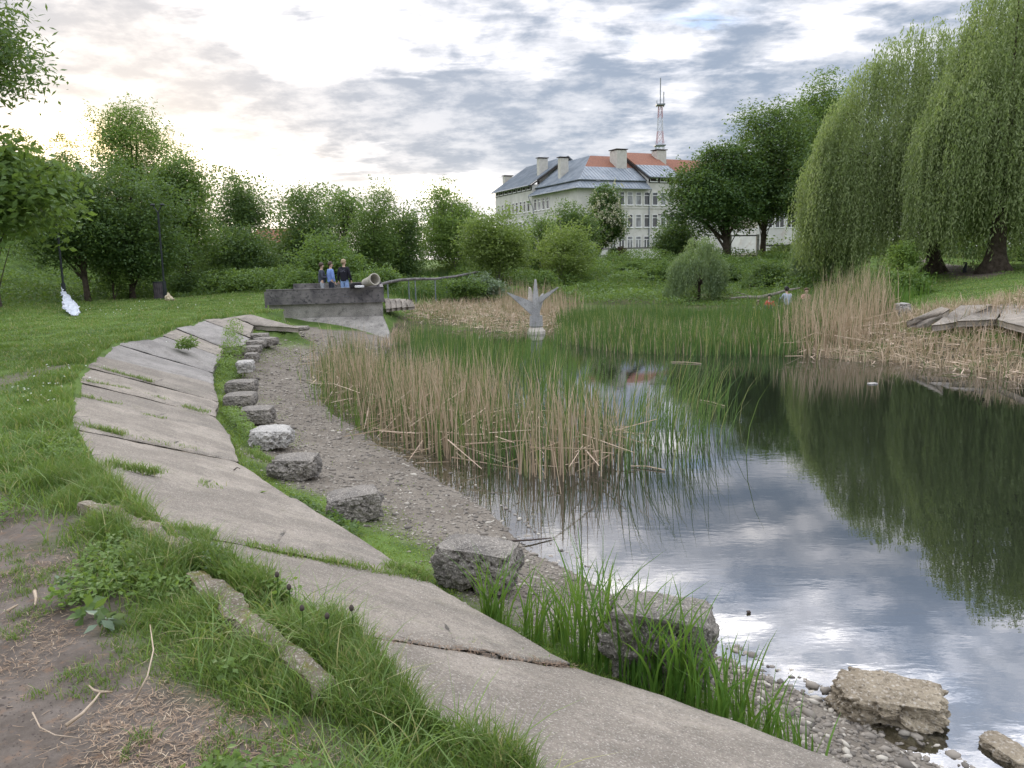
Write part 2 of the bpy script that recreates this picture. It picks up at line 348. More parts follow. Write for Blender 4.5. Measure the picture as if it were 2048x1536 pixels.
Wp = A_([(5.6, 1.2), (4.0, 2.1), (3.0, 2.9), (2.45, 3.6)]+px([(x, y, -1.2) for x, y in [(1690,1400),(1560,1345),(1460,1300),(1330,1230),(1200,1150),(1100,1090),(1040,1040),(1000,1010),(930,965),(880,935),(760,880),(670,810),(640,750),(700,708),(800,688),(815,668),(870,658),(1000,668),(1120,664),(1150,640),(1300,626),(1480,622),(1590,660),(1620,700),(1800,722),(1960,742),(2060,752)]])+[(14.5, 15.5), (17, 11), (19, 4), (16, -3), (9, -1.5)])
# rim of the basin: x, y, z at the rim, width of the rise, height behind
RIM = [tuple(b[:2])+(b[2]-.13, w, 0.) for b, w in zip(BOT, [1.7]*len(BOT))]
RIM[-1] = RIM[-1][:2]+(-.6, 1.5, 0.)
RIM += [(PL[0]+.3, PL[1]-.1, -.5, .8, 0.), (PR[0], PR[1]+.3, -.6, .8, 0.), (PR[0]+.6, PR[1]+5, -.7, 3, 0.)]
RIM += [tuple(P(x, y, z)[:2])+(z, w, h) for x, y, z, w, h in [(840, 615, -.85, 5, 0.), (960, 600, -.9, 10, .5), (1100, 594, -.9, 12, .95), (1300, 588, -.85, 12, 1.1), (1480, 585, -.8, 12, 1.1), (1600, 590, -.8, 9, .6), (1720, 628, -.8, 6, .2), (1800, 662, -.8, 3.2, .05), (1870, 676, -.8, 2.6, 0.), (1960, 682, -.8, 2.5, 0.), (2048, 695, -.8, 2.5, 0.)]]
RIM += [(17, 16.5, -.8, 3, 0.), (20, 12, -.8, 3, 0), (22, 4, -.8, 3, 0), (19, -5, -.8, 3, 0), (10, -4, -.8, 2, 0.)]
RIM = A_(RIM)
HILL = A_([(-24, -5), (-24.5, 12), (-23, 22), (-21.5, 30), (-20, 38), (-17, 46), (-12, 52), (-6, 60), (0, 75)], float)
STRIP = np.vstack([TOP, BOT[::-1, :2]])
HPOLY = np.vstack([HILL, [(-60, 160), (-400, 160), (-400, -40), (-24, -40)]])
LANDL = np.vstack([TOP, [(-7.6, 25.6), (-9.4, 29), (-9.6, 34), (-5, 34), (-4.4, 30), (-2.5, 33.5)], [(2, 50), (0, 75), (-60, 75), (-60, -6), (7, -6)]])
def height(p):
    p = np.asarray(p, float).reshape(-1, 2)
    inR = inpoly(p, RIM[:, :2]); inW = inpoly(p, Wp)
    dR, at = segdist(p, RIM[:, :2], RIM[:, 2:], True); dW = segdist(p, Wp, None, True)
    land = at[:, 0]+(at[:, 2]-at[:, 0])*np.clip(dR/at[:, 1], 0, 1)
    nearleft = (p[:, 0] < 9)
    inner = at[:, 0]-.02+(-1.2-at[:, 0])*np.clip(dR/(dR+dW+1e-6), 0, 1)**.9
    z = np.where(inR, inner, land)
    z = np.where(inW, -1.2-np.minimum(.75, dW*.16), z)
    strip = inpoly(p, STRIP)
    dT = segdist(p, TOP); dB, ab = segdist(p, BOT[:, :2], BOT[:, 2:]); tt = dB/(dB+dT+1e-6)
    z = np.where(strip, ab[:, 0]*(1-tt)-.17+.18*sstep(tt, .86, 1), z)
    z = np.where(~strip & ~inR & (p[:, 1] < 26) & inpoly(p, LANDL), np.maximum(z, 0), z)
    # bank hill at the left and the gentle far field
    inH = inpoly(p, HPOLY); dH = segdist(p, HILL); z = z+np.where(inH, 4.5*sstep(dH, 0, 17)*(1-sstep(p[:, 1], 45, 80)), 0)
    r = np.hypot(*p.T)
    n = (fbm(p, .35, 4)-.5)*.16+(fbm(p, 2.5, 4)-.5)*.05
    k = np.where(strip, .1, np.where(inR | inW, .3, .12+.88*sstep(dT, 0, 1.2)))*np.where(inW, 0, 1)*np.clip(dR/2., .12, 1)
    return z+n*k
def H1(x, y): return float(height([[x, y]])[0])

# terrain: one sheet in a polar grid, dense near the viewpoint, split into its kinds of ground
def build_terrain():
    rr = np.concatenate([[.0], np.geomspace(.35, 1500, 620)])
    a = np.concatenate([np.linspace(-44, 44, 380), np.linspace(44, 316, 150)[1:-1]])*math.pi/180
    na, nr = len(a), len(rr)
    Xs = rr[:, None]*np.sin(a)[None]; Ys = rr[:, None]*np.cos(a)[None]
    p = np.stack([Xs, Ys], -1).reshape(-1, 2); z = height(p)
    # masks: R bare earth, G gravel, B mud
    inW = inpoly(p, Wp); inR = inpoly(p, RIM[:, :2]); dW = segdist(p, Wp, None, True)
    pn = fbm(p, 1.3, 5)-.5
    dP = np.where(inpoly(p, PATH), -1, 1)*segdist(p, PATH, None, True)
    dirt = 1-sstep(dP+pn*.9, -.15, .55)
    d2 = segdist(p, PATH2); dirt = np.maximum(dirt, .7*(1-sstep(d2+pn*.8, .1, .5)))
    d3 = segdist(p, PATH3); dirt = np.maximum(dirt, (1-sstep(d3+pn*1.5, .5, 1.1)))
    left = p[:, 0]+.05*p[:, 1] < 6.5
    grav = np.where(inR & ~inW & left & (p[:, 1] < 27), 1., 0.)
    dB = segdist(p, BOT[:, :2]); gn = fbm(p, .9, 4)
    grav *= sstep(dB+(gn-.5)*1.2, .15, .75)
    near_shallow = inW & (dW < 1.6) & left & (p[:, 1] < 22)
    grav = np.where(near_shallow, .8, grav)
    mud = np.where((inW & ~near_shallow) | (inR & ~(grav > .01) & (p[:, 1] > 12) & ((p[:, 0] > -4.5) | (p[:, 1] > 30))), 1., 0.)
    mud *= np.where(inR & ~inW & (p[:, 1] > 34), .75+.5*(fbm(p, .5, 3)-.5), 1)
    tint = np.stack([dirt, grav, np.clip(mud, 0, 1)], -1)
    V = np.column_stack([p, z])
    i = np.arange(nr-1)[:, None]*na; j = np.arange(na)[None]; j2 = (j+1) % na
    Fq = np.stack([i+j, i+j2, i+na+j2, i+na+j], -1).reshape(-1, 4)
    c = tint[Fq].mean(1); inw = inW[Fq].mean(1)
    far = rr[np.minimum(Fq[:, 0]//na, nr-1)] > 300
    kind = np.where(inw > .5, 3, np.where(c[:, 1] > .4, 2, np.where(c[:, 0] > .5, 1, 0)))
    m, x, o = new_mat('ground'); v = coords(x)
    at = nd(x.nt, 'ShaderNodeAttribute', attribute_name='tint'); s = nd(x.nt, 'ShaderNodeSeparateColor'); x.put(s, 0, at.outputs['Color'])
    g = x.mix(x.ramp(x.noise(v, 1.1, 6, .65), .35, .65), (.050, .085, .020), (.105, .165, .038))
    g = x.mix(x.ramp(x.noise(v, 7, 6, .7), .56, .75), g, (.11, .095, .05))
    e = x.mix(x.ramp(x.noise(v, 2.6, 8, .7), .35, .65), (.092, .076, .064), (.165, .14, .122))
    e = x.mix(x.m('MULTIPLY', x.ramp(x.noise(v, 14, 6, .7), .52, .7), .6), e, (.20, .125, .08))
    e = x.mix(x.ramp(x.vor(v, 40), .18, .04), e, (.05, .042, .036))
    st = x.vor(v, 34, out=1); gcol = x.mix(.0, x.mix(x.ramp(x.noise(v, 3, 4), .35, .65), (.135, .115, .095), (.225, .20, .17)), st)
    gcol = x.mix(.45, gcol, (.17, .15, .125))
    mu = x.mix(x.ramp(x.noise(v, 1.4, 6, .7), .35, .65), (.05, .045, .03), (.115, .10, .055))
    mu = x.mix(x.ramp(x.noise(v, .5, 5, .6), .5, .62), mu, (.085, .11, .035))
    col = x.mix(s.outputs[0], g, e); col = x.mix(s.outputs[1], col, gcol); col = x.mix(s.outputs[2], col, mu)
    h = x.m('ADD', x.m('MULTIPLY', x.noise(v, 22, 8, .7), .7), x.m('MULTIPLY', x.vor(v, 34), x.m('MULTIPLY', s.outputs[1], -.9)))
    principled(x, o, col, .95, x.bump(h, .7, .03), .15)
    for k, nm in enumerate(['ground', 'path', 'shore', 'pond_bed']):
        f = Fq[kind == k]; u, inv = np.unique(f, return_inverse=True)
        obj(nm, (V[u], inv.reshape(-1, 4)), m, tint=tint[u], smooth=True, kind='structure')
PATH = A_(px([(-30, 1010), (60, 1100), (150, 1195), (235, 1290), (320, 1400), (440, 1500), (520, 1600)])+[(-.9, 1.2), (-.9, -3), (-7, -6), (-7, 0), (-5.2, 3.6)])
PATH2 = A_(px([(-80, 790), (0, 765), (60, 748), (110, 735)]))
PATH3 = A_(px([(1780, 530, .15), (1830, 543, .05), (1880, 548, .05), (1925, 558, 0), (1975, 566, 0)]))
build_terrain()

# water
def build_water():
    gx, gy = np.meshgrid(np.linspace(-9, 21, 200), np.linspace(-4, 50, 300)); p = np.stack([gx, gy], -1).reshape(-1, 2)
    big = inpoly(p, Wp) | (segdist(p, Wp, None, True) < .8)
    dep = np.clip(-1.2-height(p), 0, 1)
    Fq = (np.arange(299)[:, None]*200+np.arange(199)[None])[..., None]+A_([0, 1, 201, 200]); Fq = Fq.reshape(-1, 4)
    Fq = Fq[big[Fq].all(1)]; u, inv = np.unique(Fq, return_inverse=True)
    V = np.column_stack([p, np.full(len(p), -1.2)])[u]
    m, x, o = new_mat('pond_water'); v = coords(x)
    at = nd(x.nt, 'ShaderNodeAttribute', attribute_name='tint'); s = nd(x.nt, 'ShaderNodeSeparateColor'); x.put(s, 0, at.outputs['Color'])
    w1 = x.noise(x.map(v, (1.2, 3.2, 1), (0, 0, .25)), 2.4, 3, .5, .3); w2 = x.noise(x.map(v, (1, 2.2, 1), (0, 0, -.2)), 9, 2, .5)
    amp = x.ramp(x.noise(v, .22, 2), .35, .65)
    h = x.m('MULTIPLY', x.m('ADD', w1, x.m('MULTIPLY', w2, .35)), x.m('ADD', .35, x.m('MULTIPLY', amp, .8)))
    b = x.bump(h, .038, .02)
    fr = nd(x.nt, 'ShaderNodeFresnel'); fr.inputs[0].default_value = 1.33; x.put(fr, 'Normal', b)
    fac = x.m('ADD', .21, x.m('MULTIPLY', fr.outputs[0], .79), clamp=True)
    gl = nd(x.nt, 'ShaderNodeBsdfGlossy'); gl.inputs['Roughness'].default_value = .0; gl.inputs[0].default_value = (.94, .95, 1., 1); x.put(gl, 'Normal', b)
    df = nd(x.nt, 'ShaderNodeBsdfDiffuse'); df.inputs[0].default_value = (.012, .015, .010, 1)
    tr = nd(x.nt, 'ShaderNodeBsdfTransparent'); tr.inputs[0].default_value = (.80, .78, .66, 1)
    a = x.m('SUBTRACT', 1., x.m('EXPONENT', x.m('MULTIPLY', s.outputs[0], -5.5)))
    k1 = nd(x.nt, 'ShaderNodeMixShader'); x.put(k1, 0, a); x.nt.links.new(tr.outputs[0], k1.inputs[1]); x.nt.links.new(df.outputs[0], k1.inputs[2])
    k2 = nd(x.nt, 'ShaderNodeMixShader'); x.put(k2, 0, fac); x.nt.links.new(k1.outputs[0], k2.inputs[1]); x.nt.links.new(gl.outputs[0], k2.inputs[2])
    x.nt.links.new(k2.outputs[0], o.inputs[0])
    obj('water', (V, inv.reshape(-1, 4)), m, tint=np.column_stack([dep[u]]*3), kind='structure')
build_water()

# ------------------------------------------------------------------ school and other large structures
K = D(1157, 512, 119); K[2] = 1.0; U = A_([.911, .412, 0]); Vv = A_([-.412, .911, 0])
def L(s, t, z): return K+U*s+Vv*t+A_([0, 0, z-1.0])
def lbox(s0, s1, t0, t1, z0, z1):
    v = A_([L(s, t, z) for z in (z0, z1) for t in (t0, t1) for s in (s0, s1)]); return v, A_([[0, 2, 3, 1], [4, 5, 7, 6], [0, 1, 5, 4], [2, 6, 7, 3], [0, 4, 6, 2], [1, 3, 7, 5]])
def poly3(*pts): v = A_(pts); return v, A_([list(range(len(pts)))])
def plane_solid(e0, e1, r1, r0, th=.12):
    """a roof slope as a thin solid"""
    q = A_([e0, e1, r1, r0]); n = np.cross(q[1]-q[0], q[3]-q[0]); n /= np.linalg.norm(n); n = n if n[2] > 0 else -n
    v = np.vstack([q, q-n*th]); return v, A_([[0, 1, 2, 3], [7, 6, 5, 4], [0, 4, 5, 1], [1, 5, 6, 2], [2, 6, 7, 3], [3, 7, 4, 0]])
def slope(e0, e1, r1, r0, n, f0=0., f1=1., ribs=True):
    e0, e1, r1, r0 = map(A_, (e0, e1, r1, r0))
    lerp = lambda a, b, t: a+(b-a)*t
    a0, a1, b1, b0 = lerp(e0, r0, f0), lerp(e1, r1, f0), lerp(e1, r1, f1), lerp(e0, r0, f1)
    out = [plane_solid(a0, a1, b1, b0)]
    if ribs:
        dn = np.cross(e1-e0, r0-e0); dn /= np.linalg.norm(dn); dn = dn if dn[2] > 0 else -dn
        up_ = (r0+r1)/2-(e0+e1)/2; ax = (e1-e0)/np.linalg.norm(e1-e0); fall = up_-ax*(up_ @ ax)
        Ln = np.linalg.norm(e1-e0)
        for k in range(n+1):
            p = lerp(a0, a1, k/n); 
            # run along the true fall line until it leaves the trapezoid
            T = 1.; w = (b0-a0)@ax; w1 = (b1-a1)@ax; s = (p-a0)@ax; La = (a1-a0)@ax
            if w > 1e-6: T = min(T, s/w)
            if w1 < -1e-6: T = min(T, (La-s)/-w1)
            if T < .06: continue
            q = p+fall*(f1-f0)*T; out.append(tube([p+dn*.03, q+dn*.03], .045, 4))
    return join(*out)
bld = thing('school_building', L(0, 0, 1.), 'long three-storey school with plaster walls and grey metal roof patched with red tiles', 'school')
def prism_gable(s0, s1, t0, t1, rt, z0, ze, zr):   # ridge runs along s
    v = [L(s, t, z) for s in (s0, s1) for t, z in ((t0, z0), (t1, z0), (t1, ze), (rt, zr), (t0, ze))]
    return A_(v), [A_([[4, 3, 2, 1, 0], [5, 6, 7, 8, 9]]), A_([[0, 1, 6, 5], [1, 2, 7, 6], [0, 5, 9, 4]])]
walls = join(lbox(0, 13, 0, 15.98, -1, 12.2), lbox(-.02, 12.6, 16, 32, -1, 14.0), lbox(13.01, 18.8, .02, 15, -1, 14.0), lbox(18.82, 52, .3, 15, -1, 12.0))
walls = join(walls, prism_gable(13.02, 18.78, .05, 15, 8, 13.9, 14.0, 18.5))
obj('wall', walls, M['wall'], bld)
obj('wall', join(lbox(-.18, 19, -.18, -.01, .2, 2.0), lbox(-.18, -.03, -.18, 32, .2, 2.0)), M['wallwhite'], bld)
gr = []; tl = []
# wing with the hip: skirt, grey lower slope, red upper slope
gr += [slope(L(-.7, -.7, 12.0), L(13.0, -.7, 12.0), L(13.0, .9, 13.2), L(.9, .9, 13.2), 24), slope(L(-.7, 16.2, 12.0), L(-.7, -.7, 12.0), L(.9, .9, 13.2), L(.9, 16.2, 13.2), 28)]
gr += [slope(L(.5, .5, 13.35), L(13.0, .5, 13.35), L(13.0, 8, 18.0), L(6.9, 8, 18.0), 20, 0, .52), slope(L(.5, 16.2, 13.35), L(.5, .5, 13.35), L(6.9, 8, 18.0), L(6.9, 16.2, 18.0), 26)]
gr += [slope(L(13, 15.5, 13.35), L(13.0, 16, 13.35), L(6.9, 16, 18.0), L(6.9, 8, 18), 3, ribs=False)]
tl += [slope(L(.5, .5, 13.35), L(13.0, .5, 13.35), L(13.0, 8, 18.0), L(6.9, 8, 18.0), 20, .52, 1, ribs=False)]
# taller block at the left: gable
gr += [slope(L(-.7, 32.3, 13.9), L(-.7, 15.8, 13.9), L(7, 15.8, 18.95), L(7, 32.3, 18.95), 28), slope(L(14, 15.8, 13.9), L(14, 32.3, 13.9), L(7, 32.3, 18.95), L(7, 15.8, 18.95), 10)]
# taller block at the right
gr += [slope(L(12.8, -.7, 13.9), L(19.1, -.7, 13.9), L(19.1, 8, 18.75), L(12.8, 8, 18.75), 9, 0, .47)]
tl += [slope(L(12.8, -.7, 13.9), L(19.1, -.7, 13.9), L(19.1, 8, 18.75), L(12.8, 8, 18.75), 9, .47, 1, ribs=False), slope(L(12.8, 16, 13.9), L(19.1, 16, 13.9), L(19.1, 8, 18.75), L(12.8, 8, 18.75), 9, ribs=False)]
gr += [slope(L(19.12, -.6, 12.0), L(52, -.6, 12.0), L(52, 8, 17.9), L(19.12, 8, 17.9), 40, 0, .45)]
tl += [slope(L(19.12, -.6, 12.0), L(52, -.6, 12.0), L(52, 8, 17.9), L(19.12, 8, 17.9), 40, .45, 1, ribs=False), slope(L(19.12, 16, 12.0), L(52, 16, 12.0), L(52, 8, 17.9), L(19.12, 8, 17.9), 40, ribs=False)]
rf = obj('roof', join(*gr), M['roof'], bld); obj('tiled_slope', join(*tl), M['tile'], rf)
obj('gable_wall', join(poly3(L(12.95, .2, 13.3), L(12.95, 8, 18.6), L(12.95, 15, 13.3)), lbox(12.86, 12.99, -.6, -.5, 13.5, 13.8)), M['fascia'], bld)
obj('barge_board', plane_solid(L(12.78, -.75, 13.62), L(12.86, -.75, 13.62), L(12.86, 8, 18.5), L(12.78, 8, 18.5), .28), M['fascia'], bld)
obj('barge_board', join(plane_solid(L(-.75, 15.7, 13.65), L(-.75, 15.78, 13.65), L(7, 15.78, 18.7), L(7, 15.7, 18.7), .25)), M['fascia'], bld)
obj('gutter', join(tube([L(-.75, 16, 11.93), L(-.75, -.75, 11.93), L(13, -.75, 11.93)], .09, 6), tube([L(.85, 16, 13.2), L(.85, .85, 13.2), L(13, .85, 13.2)], .06, 6), tube([L(-.75, 32.2, 13.8), L(-.75, 16, 13.8)], .09, 6), tube([L(13, -.75, 13.8), L(19.1, -.75, 13.8)], .09, 6)), M['gutter'], bld)
obj('downpipe', tube([L(13.1, -.75, 11.9), L(13.1, -.12, 11.0), L(13.1, -.12, 1.2)], .075, 6), M['gutter'], bld)
obj('downpipe', tube([L(-.75, 16.1, 11.9), L(-.12, 15.5, 9.8), L(-.12, 15.5, 1.2)], .075, 6), M['gutter'], bld)
obj('attic_band', lbox(-.05, -.03, 16.1, 31.9, 13.0, 13.95), M['fascia'], bld); obj('attic_band', lbox(13.05, 18.7, -.03, .01, 12.95, 13.95), M['fascia'], bld)
obj('string_course', join(lbox(-.08, 19, -.08, -.021, 8.9, 9.1), lbox(-.08, -.021, 0, 32, 8.9, 9.1)), M['wall'], bld)
rw = rng_(5)
def window(face, a, z0, w, h, kind=0):
    """one window: frame with its mullions, panes a sub-part"""
    def bx(a0, a1, d0, d1, za, zb): return lbox(a0, a1, -d1, -d0, za, zb) if face == 'u' else lbox(-d1, -d0, a0, a1, za, zb)
    f = .07; z1 = z0+h
    fr = [bx(a, a+f, .0, .10, z0, z1), bx(a+w-f, a+w, .0, .10, z0, z1), bx(a+f, a+w-f, .0, .10, z0, z0+f), bx(a+f, a+w-f, .0, .10, z1-f, z1), bx(a-.08, a+w+.08, .02, .2, z0-.08, z0-.003)]
    if h > 1: fr += [bx(a+f, a+w-f, .0, .09, z0+h*.72, z0+h*.72+.07)]
    if kind == 1: fr += [bx(a+w/2-.05, a+w/2+.05, .0, .09, z0+f, z0+h*.72)]
    o = obj('window', join(*fr), M['frame'], bld)
    obj('pane', bx(a+f, a+w-f, .004, .02, z0+f, z1-f), M['glassc' if rw.random() < .35 else 'glass'], o)
for z0, kd in ((9.45, 0), (5.95, 0), (2.5, 1)):
    for k in range(9): window('u', 4.15+1.6*k, z0, 1.06, 2.05, kd)
    for k in range(4): window('v', 9.6+1.55*k, z0, 1.0, 1.95, kd)
    for k in range(9): window('v', 17.0+1.6*k, z0, 1.0, 1.95, kd)
for k in range(8): window('v', 16.6+1.95*k, 13.2, 1.35, .62)
for k in range(3): window('u', 13.3+1.9*k, 13.15, 1.4, .62)
def chimney(s, t, z0, z1, w=1.8, d=1.1):
    c = L(s, t, 0); o = obj('chimney', box((c[0], c[1], (z0+z1)/2), (w, d, z1-z0), math.atan2(U[1], U[0])), M['brick'], bld)
    obj('chimney_cap', box((c[0], c[1], z1+.16), (w+.35, d+.3, .12), math.atan2(U[1], U[0])), M['fascia'], o)
chimney(2.8, 17.5, 14, 18.5, 1.7, .9); chimney(2.6, 9.5, 14, 17.6, 1.5, .9); chimney(10.6, 5.2, 14.5, 18.5, 1.9, 2.2); chimney(19.6, 6.5, 14, 18.95, 1.9, 1.6); chimney(3.5, 34, 12, 17.2, 1.6)
# annex half hidden behind the trees
Ka = D(1513, 500, 84); Ka[2] = .6
an = thing('annex_building', Ka, 'pale flat-walled annex with a row of windows behind the dark round tree', 'building')
def abox(s0, s1, t0, t1, z0, z1):
    u = A_([.97, .24, 0]); v = A_([-.45, .89, 0]); q = A_([Ka+u*s+v*t+A_([0, 0, z-.6]) for z in (z0, z1) for t in (t0, t1) for s in (s0, s1)])
    return q, A_([[0, 2, 3, 1], [4, 5, 7, 6], [0, 1, 5, 4], [2, 6, 7, 3], [0, 4, 6, 2], [1, 3, 7, 5]])
obj('wall', abox(0, 16, .02, 5, -1.5, 9.2), M['wallbeige'], an); obj('wall', join(abox(.0, 16, -.1, 0, -1.5, 6.3), abox(-.06, 0, -.1, 5, 1.5, 4.2)), M['wallwhite'], an)
obj('roof', abox(-.4, 16.4, -.5, 5.4, 9.2, 9.5), M['gutter'], an)
for k in range(11):
    a = .6+k*1.45; o = obj('window', join(abox(a, a+1.2, -.16, -.101, 4.15, 4.25), abox(a, a+1.2, -.16, -.101, 5.6, 5.7), abox(a, a+.09, -.16, -.101, 4.25, 5.6), abox(a+1.11, a+1.2, -.16, -.101, 4.25, 5.6), abox(a+.56, a+.64, -.16, -.101, 4.25, 5.6)), M['frame'], an)
    obj('pane', abox(a+.09, a+1.11, -.13, -.12, 4.25, 5.6), M['glass'], o)
# house glimpsed through the shrubs
hc = D(566, 492, 75); hz = H1(*hc[:2])
hs = thing('house', (hc[0], hc[1], hz), 'orange-roofed house glimpsed through the gap in the trees', 'house')
obj('wall', box((hc[0], hc[1], hz+1.6), (4, 4, 2.6)), M['wallwhite'], hs)
obj('roof', (A_([(hc[0]+x, hc[1]+y, hz+z) for x, y, z in [(-2.4, -2.4, 2.7), (2.4, -2.4, 2.7), (2.4, 2.4, 2.7), (-2.4, 2.4, 2.7), (-2.4, 0, 4.2), (2.4, 0, 4.2)]]), [A_([[0, 1, 5, 4], [2, 3, 4, 5], [0, 3, 2, 1]]), A_([[0, 4, 3], [1, 2, 5]])]), M['tile'], hs)
# lattice mast
mb = D(1318, 470, 300); MZ = 30.
ms_ = thing('radio_mast', (mb[0], mb[1], 1.), 'tall red and white lattice mast rising behind the school roof', 'radio mast')
def mw(z): return np.interp(z, [1, 39, 47, 57.5, 58], [7.0, 3.5, 2.0, 1.3, 1.3])
for bi, (za, zb) in enumerate([(1, 12), (12, 22), (22, 31), (31, 38), (38, 43.5), (43.5, 48), (48, 53), (53, 57.5)]):
    pr = []; n = max(1, int((zb-za)/1.9)); zs = np.linspace(za, zb, n+1)
    cr = lambda z: [A_([mb[0]+dx*mw(z)/2, mb[1]+dy*mw(z)/2, z]) for dx, dy in ((-1, -1), (1, -1), (1, 1), (-1, 1))]
    for k in range(n):
        a, b = cr(zs[k]), cr(zs[k+1])
        for i in range(4):
            j = (i+1) % 4; pr += [tube([a[i], b[i]], .09, 4, False), tube([a[i], b[j]], .05, 4, False), tube([a[j], b[i]], .05, 4, False), tube([b[i], b[j]], .05, 4, False)]
    obj('lattice_section', join(*pr), M['mast' if bi % 2 else 'mastw'], ms_)
obj('platform', box((mb[0], mb[1], 57.8), (3.2, 3.2, .5)), M['gutter'], ms_); obj('platform', box((mb[0], mb[1], 42.8), (4., 4., .3)), M['gutter'], ms_)
obj('antenna', join(tube([(mb[0], mb[1], 57), (mb[0], mb[1], 67.6)], .22, 5), tube([(mb[0]+1.3, mb[1], 57), (mb[0]+1.3, mb[1], 62.5)], .2, 5), tube([(mb[0]-1.3, mb[1], 57), (mb[0]-1.3, mb[1], 59.5)], .15, 5)), M['gutter'], ms_)

# ------------------------------------------------------------------ concrete slabs of the bank
def slab_mesh(a, b, c, d, th, seed, nu=34, nv=26, chip=.045, gap=.006, bend=0.):
    """a-b top edge, d-c bottom edge (a over d); subdivided, edges worn"""
    a, b, c, d = map(A_, (a, b, c, d)); u = np.linspace(0, 1, nu)[:, None, None]; v = np.linspace(0, 1, nv)[None, :, None]
    Q = (a*(1-u)+b*u)*(1-v)+(d*(1-u)+c*u)*v
    if bend: 
        out = ((c+d)-(a+b)); out[2] = 0; out /= np.linalg.norm(out)+1e-9; Q = Q+out*bend*(4*u*(1-u))*v
    pp = Q.reshape(-1, 3)+seed*3.1
    cen = Q.mean((0, 1)); 
    uu = np.broadcast_to(u[..., 0], (nu, nv)); vv = np.broadcast_to(v[..., 0], (nu, nv))
    em = np.minimum(np.minimum(uu, 1-uu), np.minimum(vv, 1-vv)); wid = np.linalg.norm(a-b)
    e = (em < .001).reshape(-1)
    dirc = cen-Q.reshape(-1, 3); dirc[:, 2] = 0; dirc /= np.linalg.norm(dirc, axis=1)[:, None]+1e-9
    w = np.where(e, gap+chip*np.maximum(0, fbm(pp, 3.2, 5)-.42)*2.2, 0)
    Qf = Q.reshape(-1, 3)+dirc*w[:, None]
    Qf[:, 2] += (fbm(pp, 1.3, 4)-.5)*.05+(fbm(pp, 9, 3)-.5)*.012-np.where(e, .006+.02*fbm(pp, 5, 3), 0)
    N = nu*nv; g = np.arange(N).reshape(nu, nv)
    top = np.stack([g[:-1, :-1], g[1:, :-1], g[1:, 1:], g[:-1, 1:]], -1).reshape(-1, 4)
    ring = np.concatenate([g[:, 0], g[-1, 1:], g[::-1, -1][1:], g[0, ::-1][1:-1]]); nr = len(ring)
    Rv = Qf[ring].copy(); lay = []
    for k in range(1, 4):
        r = Rv.copy(); r[:, 2] -= th*k/3; rn = (fbm(r+seed, 6, 4)-.5)*.045; dd = cen-r; dd[:, 2] = 0; dd /= np.linalg.norm(dd, axis=1)[:, None]; r += dd*(rn+.008*k)[:, None]; lay.append(r)
    V = np.vstack([Qf]+lay); Fs = [top]; prev = ring
    for k in range(3):
        cur = N+k*nr+np.arange(nr); Fs.append(np.stack([prev, np.roll(prev, -1), np.roll(cur, -1), cur], -1)); prev = cur
    return V, Fs+[prev[None, ::-1]]
SL_LABEL = {
 0: 'big weathered concrete slab along the bottom of the picture, the one nearest the viewer',
 1: 'concrete slab crossed by a thin twig, with dandelions growing over its curb side',
 2: 'wide tan concrete slab between two lines of grass tufts, ending at a pointed lower corner',
 3: 'concrete slab with a small green leaf lying near its lower edge',
 4: 'concrete slab beside the pale pitted block, grass tuft at its upper corner',
 5: 'concrete slab with a long dark stick lying across it',
 6: 'narrow concrete slab with sparse grass between the stick slab and the grassy seam',
 7: 'light concrete slab just below the grass-filled seam under the grey slabs',
 8: 'bluish grey slab beside the leafy weed patch, above the grass-filled seam',
 9: 'wide grey slab with rusty soil at its upper end', 10: 'thin slab strip just beyond the wide grey slab',
 11: 'concrete slab with a round green weed growing in it', 12: 'slim slab just beyond the one with the round green weed',
 13: 'slab strip with a dark open joint on its far side', 14: 'slab above the two stacked stone lumps at its lower end',
 15: 'short slab second from the end slab by the platform', 16: 'short slab next to the long end slab by the platform', 17: 'long end slab running up to the concrete platform'}
def slabs():
    tops = [A_([.52, 1.28, .0])]+[A_([*P(*t)[:2], .0]) for t in TOPp[2:]]+[A_([-7.6, 24.9, .0])]
    bots = [A_([2.35, 2.42, -.8])]+[P(*t) for t in BOTp[1:]]
    bots[-1] = P(600, 655, -.3)
    bots = bots[:len(tops)]
    for k in range(len(bots)-1):
        a, b = tops[k+1], tops[k]; c, d = bots[k], bots[k+1]
        th = .13; o = a*0+(a+b)/2; o[2] = 0
        hgt = (k*37 % 5-2)*.008
        n = 90 if k < 2 else 44 if k < 5 else 26
        VF = slab_mesh(a+[0, 0, hgt], b+[0, 0, hgt], c+[0, 0, hgt], d+[0, 0, hgt], th, k, n, max(16, n*2//3), bend=(.10 if k == 0 else 0))
        obj('concrete_slab', VF, M['slab_grey' if k in (8, 9, 10, 12, 13) else 'slab'], loc=tuple(o), smooth=True, label=SL_LABEL[k], cat='slab', group='concrete slabs lining the curved bank')
slabs()
